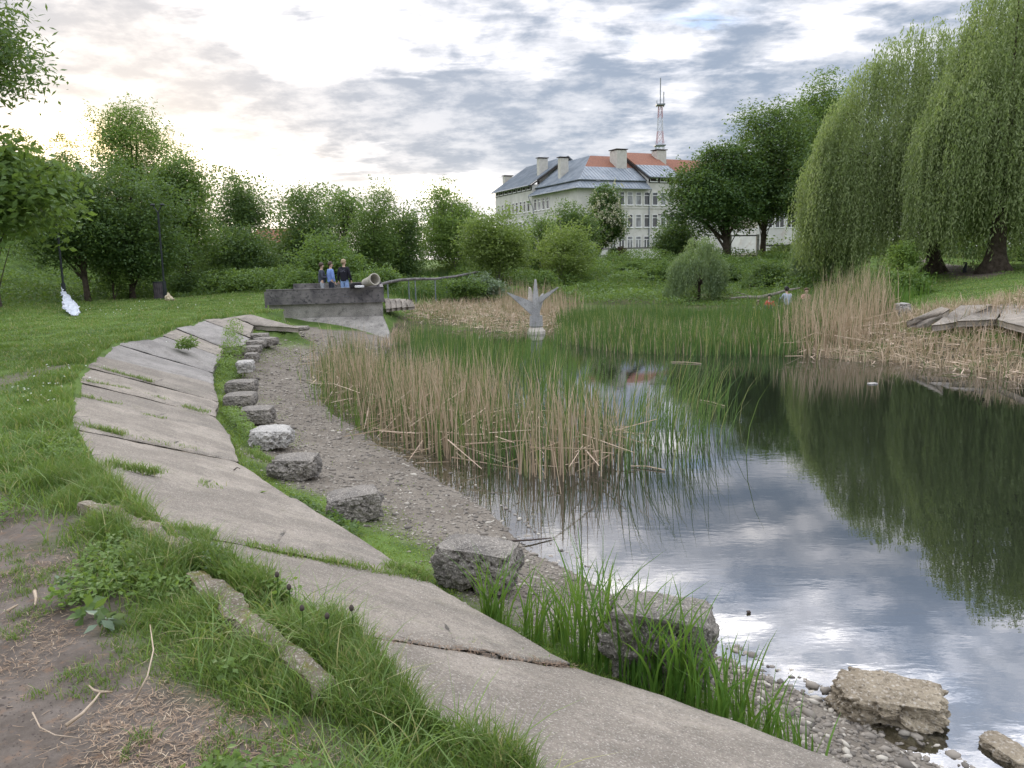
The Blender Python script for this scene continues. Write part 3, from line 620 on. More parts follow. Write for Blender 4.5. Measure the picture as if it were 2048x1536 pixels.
# slabs of the opposite bank
def rslab(q, label, seed, th=.16):
    c = [P(x, y, z) for x, y, z in q]
    VF = slab_mesh(*c, th, seed, 22, 16, .04); o = (c[0]+c[1])/2; obj('concrete_slab', VF, M['slab'], loc=tuple(o), smooth=True, label=label, cat='slab', group='broken slabs on the far bank under the willows')
rslab([(2012, 606, .03), (2120, 603, .03), (2140, 676, -.30), (1994, 638, -.26)], 'far-bank slab overhanging a dark gap at the edge of the picture', 31)
rslab([(1978, 612, .02), (2016, 605, .02), (1992, 638, -.27), (1913, 641, -.30)], 'far-bank slab raised over a dark hollow beside the round boulder', 32)
rslab([(1922, 609, .02), (1986, 607, .02), (1912, 643, -.36), (1862, 650, -.42)], 'far-bank slab between the raised slab and the grassy crack', 33)
rslab([(1884, 611, .02), (1901, 616, .0), (1856, 642, -.42), (1812, 642, -.42)], 'pale narrow far-bank slab next to the leaning white block', 34)
# slabs beyond the platform
for k in range(5):
    x0 = 768+k*11; 
    rsl = [P(x0, 596+.4*k, .04), P(x0+11, 596+.3*k, .04), P(x0+18, 615-k*.8, -.26), P(x0+4, 617-k*.8, -.26)]
    obj('concrete_slab', slab_mesh(rsl[0], rsl[1], rsl[2], rsl[3], .12, 40+k, 14, 12), M['slab'], loc=tuple(rsl[0]), smooth=True, cat='slab', group='slabs beyond the platform',
        label=['slab touching the far corner of the platform', 'second slab beyond the platform corner', 'middle slab of the small row beyond the platform', 'fourth slab beyond the platform, before the last', 'last slab of the row beyond the platform, by the green reeds'][k])

# broken blocks
def rock(c, size, yaw, seed, chip=.28, n=14, tilt=0., tiltx=0., res=None, slant=0.):
    sx_, sy_, sz_ = size; n = res or n
    g = np.linspace(-1, 1, n); fs = []; vs = []; idx = {}; V = []
    def vid(p):
        k = tuple(np.round(p, 5))
        if k not in idx: idx[k] = len(V); V.append(p)
        return idx[k]
    for ax in range(3):
        for sg in (-1, 1):
            for i in range(n-1):
                for j in range(n-1):
                    q = []
                    for (a, b) in ((i, j), (i+1, j), (i+1, j+1), (i, j+1)):
                        p = [0, 0, 0]; p[ax] = sg; p[(ax+1) % 3] = g[a]; p[(ax+2) % 3] = g[b]; q.append(vid(tuple(p)))
                    fs.append(q if sg > 0 else q[::-1])
    V = np.array(V, float)
    r = np.linalg.norm(V, axis=1)[:, None]; cub = V/np.maximum(r, 1)**.35
    V = cub*A_([sx_, sy_, sz_])/2; s = min(size)
    q = V+seed*5.7
    d = (fbm(q, 2.2/s, 3)-.5)*chip*s+(fbm(q+9, 7/s, 4)-.5)*.5*chip*s
    d = d-.10*s*np.maximum(0, fbm(q+3, 11/s, 3)-.52)*5
    side = 1-.8*sstep(V[:, 2]/(sz_/2), .6, .95)
    N = V/np.linalg.norm(V, axis=1)[:, None]; V = V+N*(d*side)[:, None]
    V[:, 2] += slant*V[:, 0]
    V = V @ (_rz(yaw) @ _rx(tiltx) @ A_([[math.cos(tilt), 0, math.sin(tilt)], [0, 1, 0], [-math.sin(tilt), 0, math.cos(tilt)]])).T
    return V+A_(c), A_(fs)
def block(cx, basey, wpx, hpx, dep, zb, yaw, label, mat='block', seed=0, name='concrete_block', tilt=0., tiltx=0., slant=0., chip=.45, cat='block', res=16, group='broken concrete blocks along the foot of the slabs'):
    c = P(cx, basey, zb); s = c[1]/F; w = wpx*s; h = hpx*s
    cc = c+A_([0, dep/2, h/2]); V = rock(cc, (w, dep, h), yaw, seed, chip, tilt=tilt, tiltx=tiltx, res=res, slant=slant)
    return obj(name, V, M[mat], loc=(cc[0], cc[1], cc[2]-h/2), smooth=False, label=label, cat=cat, group=group)
block(1330, 1395, 235, 190, .42, -1.08, -.35, 'large broken block standing behind the row of tall blades', seed=1, res=46, tilt=.05)
block(958, 1192, 185, 100, .42, -1.02, -.3, 'dark rough block with a slanting top in front of the pond reeds', seed=2, res=46, slant=-.05, chip=.34)
block(700, 1050, 120, 62, .42, -1.0, .25, 'long block with a pale top, bridging over green weeds', seed=3, res=36, tilt=-.10)
block(582, 965, 100, 48, .45, -.98, -.1, 'dark-sided block between the pale pitted block and the long bridging one', seed=4, res=32)
block(534, 902, 80, 42, .5, -.96, .0, 'pale pitted block, whitest of the row', mat='pale', seed=5, chip=.5, res=32)
block(506, 852, 70, 34, .5, -.95, .1, 'lumpy block half buried in weeds next to the pale pitted one', seed=6, chip=.4, res=24)
block(472, 818, 64, 28, .55, -.95, .1, 'squared block in front of the one with white scratches', seed=7, chip=.2, res=20)
block(476, 790, 62, 27, .5, -.93, .0, 'squared block marked with white scratches', seed=8, chip=.2, res=20)
block(484, 748, 34, 25, .5, -.80, .2, 'whitish lump showing in the leafy weed patch', mat='pale', seed=9, chip=.4)
block(498, 727, 26, 20, .45, -.72, .2, 'small upright block above the whitish lump', seed=10)
block(498, 710, 36, 17, .5, -.66, .1, 'flat-topped block above the small upright one', seed=11)
block(503, 698, 48, 16, .5, -.60, .1, 'wide low block in the far cluster', seed=12)
block(526, 694, 46, 18, .5, -.62, -.3, 'slanting lump leaning on the far cluster of blocks', seed=13, chip=.4)
block(512, 682, 42, 14, .5, -.52, .1, 'farthest block of the row, behind the slanting lump', seed=14)
block(592, 663, 42, 9, .6, -.45, .1, 'heap of broken concrete under the tip of the end slab', seed=15, chip=.5)
block(1800, 1478, 235, 92, .34, -1.27, -.32, 'brown porous rock lying at the water edge', mat='stone', seed=16, name='rock', cat='rock', chip=.75, group=None, res=46, tiltx=.1)
block(2048, 1566, 70, 50, .3, -1.27, .3, 'smaller rock cut off by the corner of the picture', seed=17, name='rock', cat='rock', group=None, res=26, mat='stone')
block(1962, 676, 70, 40, .9, -.82, .1, 'round grey boulder propping the far-bank slab', seed=18, name='boulder', cat='boulder', chip=.2, group=None)
block(1813, 634, 22, 28, .5, -.62, .2, 'leaning white block among reeds on the far bank', seed=19, mat='pale', group=None)
# mossy curb between grass and slabs
CURBS = [[(655, 1392), (590, 1330), (500, 1250), (430, 1185), (390, 1155)], [(380, 1120), (320, 1080), (240, 1035), (175, 1018)]]
def curb(pxs, w, h, label, seed, z=.0):
    pts = A_([P(x, y, z) for x, y in pxs]); t = np.linspace(0, 1, 60); s = np.linspace(0, 1, len(pts))
    q = np.stack([np.interp(t, s, pts[:, k]) for k in range(3)], -1); dr = np.gradient(q, axis=0); dr /= np.linalg.norm(dr, axis=1)[:, None]; nrm = np.stack([-dr[:, 1], dr[:, 0], dr[:, 2]*0], -1)
    prof = A_([(-w/2, -h*.8), (-w*.52, .25*h), (-w*.46, .52*h), (-w*.2, .56*h), (w*.2, .56*h), (w*.46, .5*h), (w*.52, .2*h), (w/2, -h*.8)])
    V = q[:, None]+nrm[:, None]*prof[None, :, 0, None]+A_([0, 0, 1.])*prof[None, :, 1, None]; m = len(prof)
    V = V.reshape(-1, 3); V += (np.stack([fbm(V+seed+k*5, 7, 5) for k in range(3)], -1)-.5)*.10
    i = np.arange(59)[:, None]*m; j = np.arange(m)[None]; j2 = (j+1) % m
    Fq = np.stack([i+j, i+j2, i+m+j2, i+m+j], -1).reshape(-1, 4)
    obj('concrete_curb', (V, [Fq, np.arange(m)[None], (59*m+np.arange(m))[None, ::-1]]), M['curb'], loc=tuple(pts[0]), smooth=False, label=label, cat='curb', group='old curb pieces at the top of the slabs')
curb([(655, 1392), (590, 1330), (500, 1250), (430, 1185), (390, 1155)], .10, .07, 'long mossy curb piece half sunk in the tall grass', 1, .035)
curb([(380, 1120), (320, 1080), (240, 1035), (175, 1018)], .09, .08, 'crumbling curb piece by the wide tan slab', 2, .03)

# platform
def platform():
    a, b = PL.copy(), PR.copy(); a[2] = b[2] = 0; ax = (b-a)/np.linalg.norm(b-a); wd = np.linalg.norm(b-a); bk = A_([-.17, .985, 0])
    q = lambda s, t, z: a+ax*s+bk*t+A_([0, 0, z])
    def bx(s0, s1, t0, t1, z0, z1):
        v = A_([q(s, t, z) for z in (z0, z1) for t in (t0, t1) for s in (s0, s1)]); return v, A_([[0, 2, 3, 1], [4, 5, 7, 6], [0, 1, 5, 4], [2, 6, 7, 3], [0, 4, 6, 2], [1, 3, 7, 5]])
    t = thing('viewing_platform', q(wd/2, 2, 0), 'low concrete platform with dark board parapet over the pond', 'platform')
    obj('deck', bx(.02, wd-.02, .3, 4.6, -.6, -.01), M['slab_grey'], t)
    obj('wall', bx(0, wd, 0, .29, -.6, .06), M['wallconc'], t)
    obj('wall', bx(wd-.3, wd, .3, 4.6, -.6, .06), M['wallconc'], t)
    # apron slopes down to the water and widens to the right
    w2 = P(790, 684, -1.2); w1 = P(600, 664, -1.0)
    V = slab_mesh(q(0, -.02, -.44), q(wd, -.02, -.44), w2+[0, 0, -.05], w1+[0, 0, -.05], .3, 77, 50, 20, .02)
    obj('apron', V, M['wallconc'], t, smooth=True)
    obj('parapet', join(bx(-.05, wd+.06, -.12, -.02, .062, .30), bx(-.05, wd+.06, -.122, -.018, .306, .60), bx(-.06, wd+.07, -.14, .02, .602, .63)), M['wood'], t)
    obj('parapet', join(bx(wd-.08, wd+.05, .03, 4.5, .062, .60)), M['wood'], t)
    obj('parapet', join(bx(.45, wd, 4.4, 4.52, .0, .70)), M['wood'], t)
    obj('post', join(bx(-.13, -.055, -.1, .0, -.05, .55)), M['wood'], t)
    return q, wd
pq, pwd = platform()
# concrete pipe, bag and cloth lying on the parapet
pc = D(742, 570, 28.0)
def conc_pipe():
    t = thing('concrete_pipe', (pc[0], pc[1]-.0, .64), 'flared concrete pipe lying on the parapet with its open end showing', 'pipe')
    prof = [(.15, -.42), (.17, .0), (.20, .14), (.215, .24), (.225, .26), (.225, .33), (.185, .33), (.175, .27), (.15, .1), (.12, -.38), (.0, -.38)]
    V, Fs = lathe(prof, n=28)
    d = A_([.62, -.72, .20]); d /= np.linalg.norm(d); a = np.cross([0, 0, 1.], d); a /= np.linalg.norm(a); b = np.cross(d, a)
    V = V @ np.stack([a, b, d]); V = V+A_([pc[0]-.03, pc[1]+.12, .86]); obj('barrel', (V, Fs), M['pipe'], t, smooth=True)
conc_pipe()
def lump(name, cx, cy, Y, z, size, mat, label, cat, seed, chip=.5):
    c = D(cx, cy, Y); c[2] = z+size[2]/2; V = rock(c, size, .3, seed, chip, res=12); obj(name, V, M[mat], loc=(c[0], c[1], z), smooth=True, label=label, cat=cat)
lump('backpack', 712, 574, 28.0, .60, (.42, .3, .22), 'black', 'black backpack dropped on the parapet beside the concrete pipe', 'backpack', 21)
lump('folded_cloth', 719, 576, 27.9, .625, (.36, .18, .09), 'white', 'white cloth lying in front of the black backpack', 'cloth', 22, .3)

# sculpture
def sculpture():
    b = P(1073, 668, -1.2); b[1] += .2; x, y = b[0], b[1]; s = b[1]/F; z0 = -1.2
    t = thing('star_sculpture', (x, y, z0), 'concrete star-shaped fountain sculpture with pointed wings standing in the water', 'sculpture')
    def octa(r0, r1, za, zb):
        th = (np.arange(8)+.5)/8*2*math.pi; v = np.vstack([np.stack([r*np.cos(th), r*np.sin(th), th*0+z], -1) for r, z in ((r0, za), (r1, zb))])+A_([x, y, 0])
        i = np.arange(8); return v, [np.stack([i, (i+1) % 8, (i+1) % 8+8, i+8], -1), np.stack([i[::-1], i+8])]
    obj('base', join(octa(.36, .36, z0-.5, z0+.10), octa(.335, .26, z0+.101, z0+.235)), M['sbase'], t)
    obj('pillar', join(octa(.27, .25, z0+.28, z0+.66), octa(.22, .22, z0+.236, z0+.279)), M['sculpt'], t)
    def fin(ang, pts, th=.09):
        """flat tapered blade in a vertical plane through the axis; pts are (r, z)"""
        d = A_([math.cos(ang), math.sin(ang), 0]); n = A_([-d[1], d[0], 0]); pts = A_(pts); m = len(pts)
        tk = th*(1-.55*np.clip(pts[:, 1]/1.4, 0, 1))
        base = A_([x, y, z0+.66]); Pp = base+d*pts[:, :1]+A_([0, 0, 1.])*pts[:, 1:]
        V = np.vstack([Pp+n*tk[:, None]/2, Pp-n*tk[:, None]/2]); i = np.arange(m)
        return V, [np.stack([i, (i+1) % m, (i+1) % m+m, i+m], -1), np.stack([i[::-1], i+m])]
    # ridge-shaped upright blade, wide at the foot, blunt at the top
    V = []; 
    for z, w, dpt in ((.0, .29, .24), (.5, .25, .2), (1.30, .075, .07), (1.34, .055, .05)):
        V += [(x-w/2, y-dpt/2, z0+.66+z), (x, y-dpt/2-w*.25, z0+.66+z), (x+w/2, y-dpt/2, z0+.66+z), (x+w/2, y+dpt/2, z0+.66+z), (x-w/2, y+dpt/2, z0+.66+z)]
    Fq = [[k*5+i, k*5+(i+1) % 5, (k+1)*5+(i+1) % 5, (k+1)*5+i] for k in range(3) for i in range(5)]
    obj('spire', (A_(V), [A_(Fq), A_([[15, 16, 17, 18, 19]])]), M['sculpt'], t)
    obj('wing', fin(R(180+12), [(.04, .0), (.17, .02), (.27, .12), (1.06, .86), (1.05, .89), (.22, .56), (.04, .46)], .14), M['sculpt'], t)
    obj('wing', fin(R(-28), [(.04, .0), (.13, .02), (.17, .45), (.92, 1.02), (.88, 1.04), (.22, .72), (.04, .62)], .12), M['sculpt'], t)
    obj('wing', fin(R(150), [(.04, .1), (.14, .15), (.30, .62), (.27, 1.05), (.22, 1.02), (.05, .5)], .16), M['sbase'], t)
    obj('wing', fin(R(35), [(.04, .1), (.14, .15), (.3, .5), (.34, .8), (.2, .68), (.05, .5)], .14), M['sculpt'], t)
sculpture()

# lamps, bin, bags
def lamp(bx_, by_, z, H, label, arm, lean):
    b = P(bx_, by_, z); t = thing('street_lamp', b, label, 'street lamp', 'dark lamp posts along the grass path')
    top = b+A_([lean, 0, H])
    obj('pole', join(tube([b-[0, 0, .2], b+A_([lean*.2, 0, H*.22])], .085, 10), tube([b+A_([lean*.2, 0, H*.22]), top], .045, 8)), M['metal'], t)
    if arm == 'hook':
        p = [top+A_([-.0, 0, 0]), top+A_([.02, 0, .35]), top+A_([.12, 0, .62]), top+A_([.32, 0, .78]), top+A_([.55, 0, .80])]
        obj('arm', tube(p, .03, 6), M['metal'], t); V = lathe([(.0, .06), (.1, .04), (.16, -.05), (.0, -.08)], top+A_([.62, 0, .76]), 12); obj('lamp_head', V, M['metal'], t, smooth=True)
    else:
        for s in (-1, 1):
            obj('arm', tube([top, top+A_([s*.12, 0, .18]), top+A_([s*.2, 0, .32])], .025, 6), M['metal'], t); obj('lamp_head', lathe([(.0, .05), (.09, .03), (.12, -.04), (.0, -.06)], top+A_([s*.22, 0, .36]), 12), M['metal'], t, smooth=True)
lamp(131, 612, 0, 4.35, 'hooked lamp post with a white bag tied to it', 'hook', .06)
lamp(331, 600, 0, 4.0, 'two-armed lamp post behind the slatted bin', 'twin', .05)
def small_pole(px_, y0, y1, Y, label, name='street_lamp', cat='street lamp', r=.05, arm=True):
    a = D(px_, y1, Y); g = H1(a[0], a[1]); tz = D(px_, y0, Y)[2]; t = thing(name, (a[0], a[1], g), label, cat)
    obj('pole', tube([(a[0], a[1], g-.3), (a[0], a[1], tz)], r, 8), M['metal'], t)
    if arm: obj('arm', tube([(a[0], a[1], tz-.05), (a[0]-.9, a[1]-.2, tz+.05)], .05, 5), M['metal'], t)
small_pole(1335, 430, 515, 66, 'thin dark lamp post in front of the school wall beside a dark bush', r=.055)
b1 = P(322, 599, 0)
bn = thing('litter_bin', b1, 'dark slatted litter bin at the foot of a lamp post', 'litter bin')
sl = []
for k in range(18):
    th = k/18*2*math.pi; sl.append(box(b1+A_([.27*math.cos(th), .27*math.sin(th), .42]), (.03, .082, .82), th))
obj('slats', join(*sl), M['bin'], bn); obj('liner', lathe([(.24, .02), (.25, .78), (.22, .78), (.21, .05)], b1, 18), M['black'], bn, smooth=True); obj('rim', lathe([(.25, .80), (.295, .80), (.295, .85), (.25, .85), (.25, .80)], b1, 20), M['metal'], bn)
def bag(base, top, w, name, mat, label, cat, seed, foot=.0):
    base, top = A_(base), A_(top); k = 30; n = 36; t = np.linspace(0, 1, k); th = np.arange(n)/n*2*math.pi
    rad = w*np.interp(t, [0, .12, .3, .6, .85, 1], [.38, .8, 1., .60, .26, .07])
    c = base+(top-base)*(t**1.0)[:, None]
    V = np.stack([c[:, 0, None]+rad[:, None]*np.cos(th), c[:, 1, None]+rad[:, None]*.6*np.sin(th), np.broadcast_to(c[:, 2, None], (k, n))], -1)
    f = (.16*np.sin(th*7+t[:, None]*5+seed)+.1*np.sin(th*11-t[:, None]*9))*rad[:, None]
    V[..., 0] += f*np.cos(th); V[..., 1] += f*.6*np.sin(th); V = V.reshape(-1, 3); V += (np.stack([fbm(V+seed+q, 6, 4) for q in (0, 5, 9)], -1)-.5)*w*.75
    i = np.arange(k-1)[:, None]*n; j = np.arange(n)[None]; j2 = (j+1) % n
    obj(name, (V, [np.stack([i+j, i+j2, i+n+j2, i+n+j], -1).reshape(-1, 4), np.arange(n)[None, ::-1], ((k-1)*n+np.arange(n))[None]]), M[mat], loc=tuple(base), smooth=True, label=label, cat=cat)
lb = P(131, 612, 0)
bag(P(151, 632, 0)*[1, 1, 0]+[0, 0, .0], lb+A_([-.02, -.12, .78]), .24, 'plastic_bag', 'bag', 'crumpled white plastic bag hanging from the hooked lamp post', 'bag', 3)
bag(P(340, 603, 0), P(337, 603, 0)+A_([0, 0, .42]), .2, 'sack', 'beige', 'small beige sack slumped against the slatted bin', 'sack', 5)
# railing pipe on thin posts
rl_ = [D(752, 572, 33), D(775, 565, 35), D(800, 560, 37), D(830, 558, 39), D(870, 558, 42), D(910, 553, 45), D(955, 544, 49)]
rt_ = thing('pipeline', (rl_[2][0], rl_[2][1], H1(*rl_[2][:2])), 'sagging dark pipeline carried on thin posts behind the platform', 'pipeline')
obj('pipe', tube(rl_, .07, 8), M['wood'], rt_)
for q in (rl_[3]*.55+rl_[2]*.45, rl_[3], rl_[4], rl_[4]*.45+rl_[5]*.55, rl_[1]): obj('post', tube([(q[0], q[1], H1(q[0], q[1])-.2), q], .035, 6), M['gutter'], rt_)
# fence remains on the far bank
def fence(pts, Y0, Y1, label, thick=.2, rails=(.95, .12), h=1.9, mat='wallbeige'):
    c0 = D(pts[0], 520, Y0); t = thing('fence', (c0[0], c0[1], H1(c0[0], c0[1])), label, 'fence')
    ps = []
    for k, x_ in enumerate(pts):
        c = D(x_, 520, Y0+(Y1-Y0)*k/max(1, len(pts)-1)); g = H1(c[0], c[1]); ps.append(A_([c[0], c[1], g])); obj('post', box((c[0], c[1], g+h/2-.2), (thick, thick, h+.4)), M['pale'], t)
    for r_ in rails:
        for a, b in zip(ps[:-1], ps[1:]): obj('rail', tube([a+[0, 0, h*r_], b+[0, 0, h*r_]], .05, 4), M['wood'], t)
    return t, ps
fence([1459, 1514], 61, 61, 'open frame of two concrete posts and rails beside the round tree trunk')
fence([1520, 1580, 1640, 1690], 63, 63, 'low rail fence in front of the pale annex', .12, (.9, .3), 1.1)
fence([960, 1010, 1060, 1110, 1170, 1230], 72, 78, 'dark rail fence crossing behind the young trees below the school', .12, (.95, .4), 1.2)
wl_ = [D(x_, 510, 80) for x_ in (1178, 1420)]
wt_ = thing('low_wall', (wl_[0][0], wl_[0][1], 1.), 'low pale wall in front of the school ground floor', 'wall')
def wallseg(a, b, z0, z1, th=.25):
    d = (b-a)[:2]; Ld = np.hypot(*d); return box(((a[0]+b[0])/2, (a[1]+b[1])/2, (z0+z1)/2), (Ld, th, z1-z0), math.atan2(d[1], d[0]))
obj('wall_face', wallseg(wl_[0], wl_[1], .4, 2.25), M['wallwhite'], wt_); obj('coping', wallseg(wl_[0], wl_[1], 2.253, 2.36, .35), M['wood'], wt_)
small_pole(1928, 524, 558, 38, 'short dark bollard beside the dirt path under the willows', 'bollard', 'bollard', .09, False)
# fallen pale branch
fb = [D(x, y, 37.5) for x, y in [(1462, 596), (1490, 594), (1518, 595), (1545, 589), (1572, 581), (1600, 576)]]
br = thing('fallen_branch', (fb[0][0], fb[0][1], H1(*fb[0][:2])), 'long pale fallen branch lying on the far mud bank', 'branch')
obj('limb', tube(fb, [.03, .06, .09, .08, .06, .04], 7), M['palebark'], br)
obj('fork', tube([fb[2], fb[2]+A_([-.6, .2, .12]), fb[2]+A_([-1.1, .1, .3])], [.05, .03, .012], 6), M['palebark'], br)
# sticks and leaf on slabs and earth
def stick(pts, r, label, mat='dry', z=.02, name='stick', extra=None, cat='stick'):
    q = [P(x, y, zz_)+A_([0, 0, 0.]) for x, y, zz_ in pts]; VF = tube(q, np.linspace(r, r*.5, len(q)), 6)
    if extra:
        for e in extra: VF = join(VF, tube([P(*p_) for p_ in e], np.linspace(r*.8, r*.4, len(e)), 6))
    obj(name, VF, M[mat], loc=tuple(q[0]), smooth=True, label=label, cat=cat)
stick([(132, 1451, .02), (165, 1427, .025), (188, 1402, .03), (201, 1384, .035)], .007, 'forked pale stick lying on the bare path', extra=[[(201, 1384, .035), (187, 1380, .04), (178, 1371, .05)], [(201, 1384, .035), (225, 1384, .02)]])
stick([(69, 1182, .02), (72, 1196, .02), (70, 1210, .02)], .009, 'short pale stick at the edge of the path grass')
stick([(215, 815, -.17), (240, 827, -.24), (270, 841, -.31), (301, 848, -.36)], .014, 'long dark stick lying on a slab', 'darkstick')
stick([(615, 1212, -.37), (660, 1212, -.45), (690, 1208, -.5), (704, 1202, -.52)], .006, 'thin bent twig lying on a slab below the dandelions', 'darkstick')
stick([(270, 1400, .06), (295, 1352, .12), (307, 1300, .16), (300, 1250, .14)], .004, 'long arching dry stem in the grass beside the path')
stick([(65, 1425, .02), (80, 1455, .02), (110, 1470, .02), (160, 1476, .02)], .003, 'curved thin root on the bare path')
stick([(468, 940, -.55), (474, 935, -.55), (480, 937, -.56)], .008, 'tiny dark twig on the slab with the green leaf', 'darkstick')
stick([(15, 1222, .02), (35, 1210, .02)], .008, 'short broken twig at the left rim of the path')
stick([(1020, 1082, -1.16), (1060, 1080, -1.17), (1105, 1076, -1.19)], .012, 'greenish stem lying along the waterline near the dark block', 'darkstick')

# ------------------------------------------------------------------ people
def person(name, base, yaw, j, scale, label, skin=(.50, .34, .26), hair=(.05, .035, .025), top=(.1, .1, .1), legs=(.2, .2, .2), sleeve=True, seated=False, logo=None, hairlen=0.):
    """j: joint dictionary in metres for a 1.75 m figure facing +Y, x to its right"""
    base = A_(base, ) if False else np.array(base, float)
    rot = _rz(yaw)
    tr = lambda p: base+rot @ (np.array(p, float)*scale)
    t = thing(name, base, label, 'person', None)
    def mt(n, c, r=.8): return surf(n, tuple(k*.85 for k in c), tuple(min(1, k*1.12) for k in c), 8, r, .3, 18, .01)
    ms = mt(label[:12]+'_skin', skin, .55); mtp = mt(label[:12]+'_top', top); ml = mt(label[:12]+'_legs', legs); mh = mt(label[:12]+'_hair', hair, .6)
    def skinmesh(nm, chains, mat, root=0):
        V, E_, Rr, idx = [], [], [], {}
        for ch in chains:
            prev = None
            for key, r in ch:
                p = j[key] if isinstance(key, str) else key
                kk = key if isinstance(key, str) else tuple(np.round(p, 4))
                if kk not in idx: idx[kk] = len(V); V.append(tr(p)-base); Rr.append(r if isinstance(r, tuple) else (r, r))
                if prev is not None and prev != idx[kk]: E_.append((prev, idx[kk]))
                prev = idx[kk]
        me = bpy.data.meshes.new(nm); me.from_pydata([tuple(v) for v in V], E_, []); o = bpy.data.objects.new(nm, me); C.objects.link(o)
        o.parent = t; LOC[o.name] = base; md = o.modifiers.new('skin', 'SKIN'); md.use_smooth_shade = True
        sk = me.skin_vertices[0].data
        for i, r in enumerate(Rr): sk[i].radius = (r[0]*scale, r[1]*scale); sk[i].use_root = (i == 0)
        o.modifiers.new('sub', 'SUBSURF').levels = 2; o.modifiers['sub'].render_levels = 2; me.materials.append(mat); return o
    J = lambda a, b, f: tuple(np.array(j[a])*(1-f)+np.array(j[b])*f)
    body = [[('pelvis', (.13, .10)), ('waist', (.12, .09)), ('chest', (.15, .10)), ('neck', .045), ('jaw', (.062, .07)), ('head', (.078, .092)), ('crown', (.05, .06))]]
    for s in 'LR':
        body += [[('chest', .1), ('sh'+s, .055), (J('sh'+s, 'el'+s, .5), .045), ('el'+s, .038), (J('el'+s, 'wr'+s, .4), .036), ('wr'+s, .025), (J('wr'+s, 'ha'+s, .6), (.036, .016))]]
        body += [[('pelvis', .1), ('hip'+s, .085), (J('hip'+s, 'kn'+s, .5), .075), ('kn'+s, .052), (J('kn'+s, 'an'+s, .35), .052), ('an'+s, .036), ('to'+s, (.04, .025))]]
        hb = np.array(J('wr'+s, 'ha'+s, .6)); hd = np.array(j['ha'+s])-np.array(j['wr'+s]); hd /= np.linalg.norm(hd); sd = np.cross(hd, [0, 1., 0]); sd = sd/(np.linalg.norm(sd)+1e-6); sd = sd if np.linalg.norm(sd) > .5 else np.array([1., 0, 0]); nn_ = np.cross(sd, hd)
        for q, (off, ln) in enumerate([(-.03, .07), (-.01, .08), (.01, .075), (.03, .06)]):
            a0 = hb+hd*.025+sd*off; a1 = a0+hd*ln*.55+nn_*.008; a2 = a0+hd*ln*.9+nn_*.03
            body += [[(J('wr'+s, 'ha'+s, .6), .03), (tuple(a0), .010), (tuple(a1), .009), (tuple(a2), .007)]]
        a0 = hb-hd*.01-sd*.045; body += [[(J('wr'+s, 'ha'+s, .6), .03), (tuple(a0), .011), (tuple(a0+hd*.04-sd*.01+nn_*.01), .008)]]
    hd_ = np.array(j['head']); f = np.array(j.get('face', (0, 1, 0)), float); f /= np.linalg.norm(f); sdv = np.array([f[1], -f[0], 0])
    body += [[('head', .078), (tuple(hd_+f*.098+np.array([0, 0, -.02])), .012), (tuple(hd_+f*.112+np.array([0, 0, -.035])), .010)]]
    for sg in (-1, 1): body += [[('head', .078), (tuple(hd_+sdv*sg*.085+np.array([0, 0, -.01])), (.008, .02))]]
    skinmesh('body', body, ms)
    # clothes
    tp = [[('hem', (.19, .15)), ('waistlow', (.19, .15)), ('waist', (.185, .15)), ('chest', (.20, .15)), ('neck0', (.11, .10))]]
    for s in 'LR': tp += [[('chest', .12), ('sh'+s, .075), (J('sh'+s, 'el'+s, .5), .062), ('el'+s, .055), (J('el'+s, 'wr'+s, .5), .05), (J('el'+s, 'wr'+s, .95 if sleeve else .3), .042)]]
    skinmesh('top', tp, mtp)
    lg = [[('pelvis', (.15, .12)), ('waistlow', (.135, .10))]]
    for s in 'LR': lg += [[('pelvis', .12), ('hip'+s, .105), (J('hip'+s, 'kn'+s, .5), .095), ('kn'+s, .078), (J('kn'+s, 'an'+s, .6), .08), (J('kn'+s, 'an'+s, .95), .07)]]
    skinmesh('trousers', lg, ml)
    # hair: a cap over the back and top of the head
    g = np.linspace(0, math.pi, 14)[:, None]; a = np.arange(22)/22*2*math.pi
    dv = np.stack([np.sin(g)*np.cos(a), np.sin(g)*np.sin(a), np.broadcast_to(np.cos(g), (14, 22))], -1).reshape(-1, 3)
    fr = dv @ f; low = -.28-.5*np.clip(-fr, 0, 1)+.75*np.clip(fr-.1, 0, 1)-hairlen*np.clip(-fr+.3, 0, 1)
    rr_ = .098+.03*fbm(dv*3+scale, 4, 3); zc = np.maximum(dv[:, 2], low); hv = dv.copy(); hv[:, 2] = zc
    sh = np.where(dv[:, 2] < low, .90, 1.)[:, None]
    hv = hd_+np.array([0, 0, .03])+hv*np.stack([rr_, rr_*1.05, rr_*1.12], -1)*np.hstack([sh, sh, np.ones_like(sh)])-f*.008
    i = np.arange(13)[:, None]*22; k = np.arange(22)[None]; k2 = (k+1) % 22
    obj('hair', (np.array([tr(p) for p in hv]), [np.stack([i+k, i+k2, i+22+k2, i+22+k], -1).reshape(-1, 4)]), mh, t, smooth=True)
    for s in 'LR':
        a_, b_ = np.array(j['an'+s]), np.array(j['to'+s]); q = [a_+[0, -.05, -.035], a_+[0, .02, -.04], (a_+b_)/2+[0, .03, -.03], b_+[0, .04, -.01]]
        obj('shoe', tube([tr(x) for x in q], A_([.04, .05, .045, .03])*scale, 10), M['white' if s == 'L' or True else 'black'], t, smooth=True)
    return t, tr
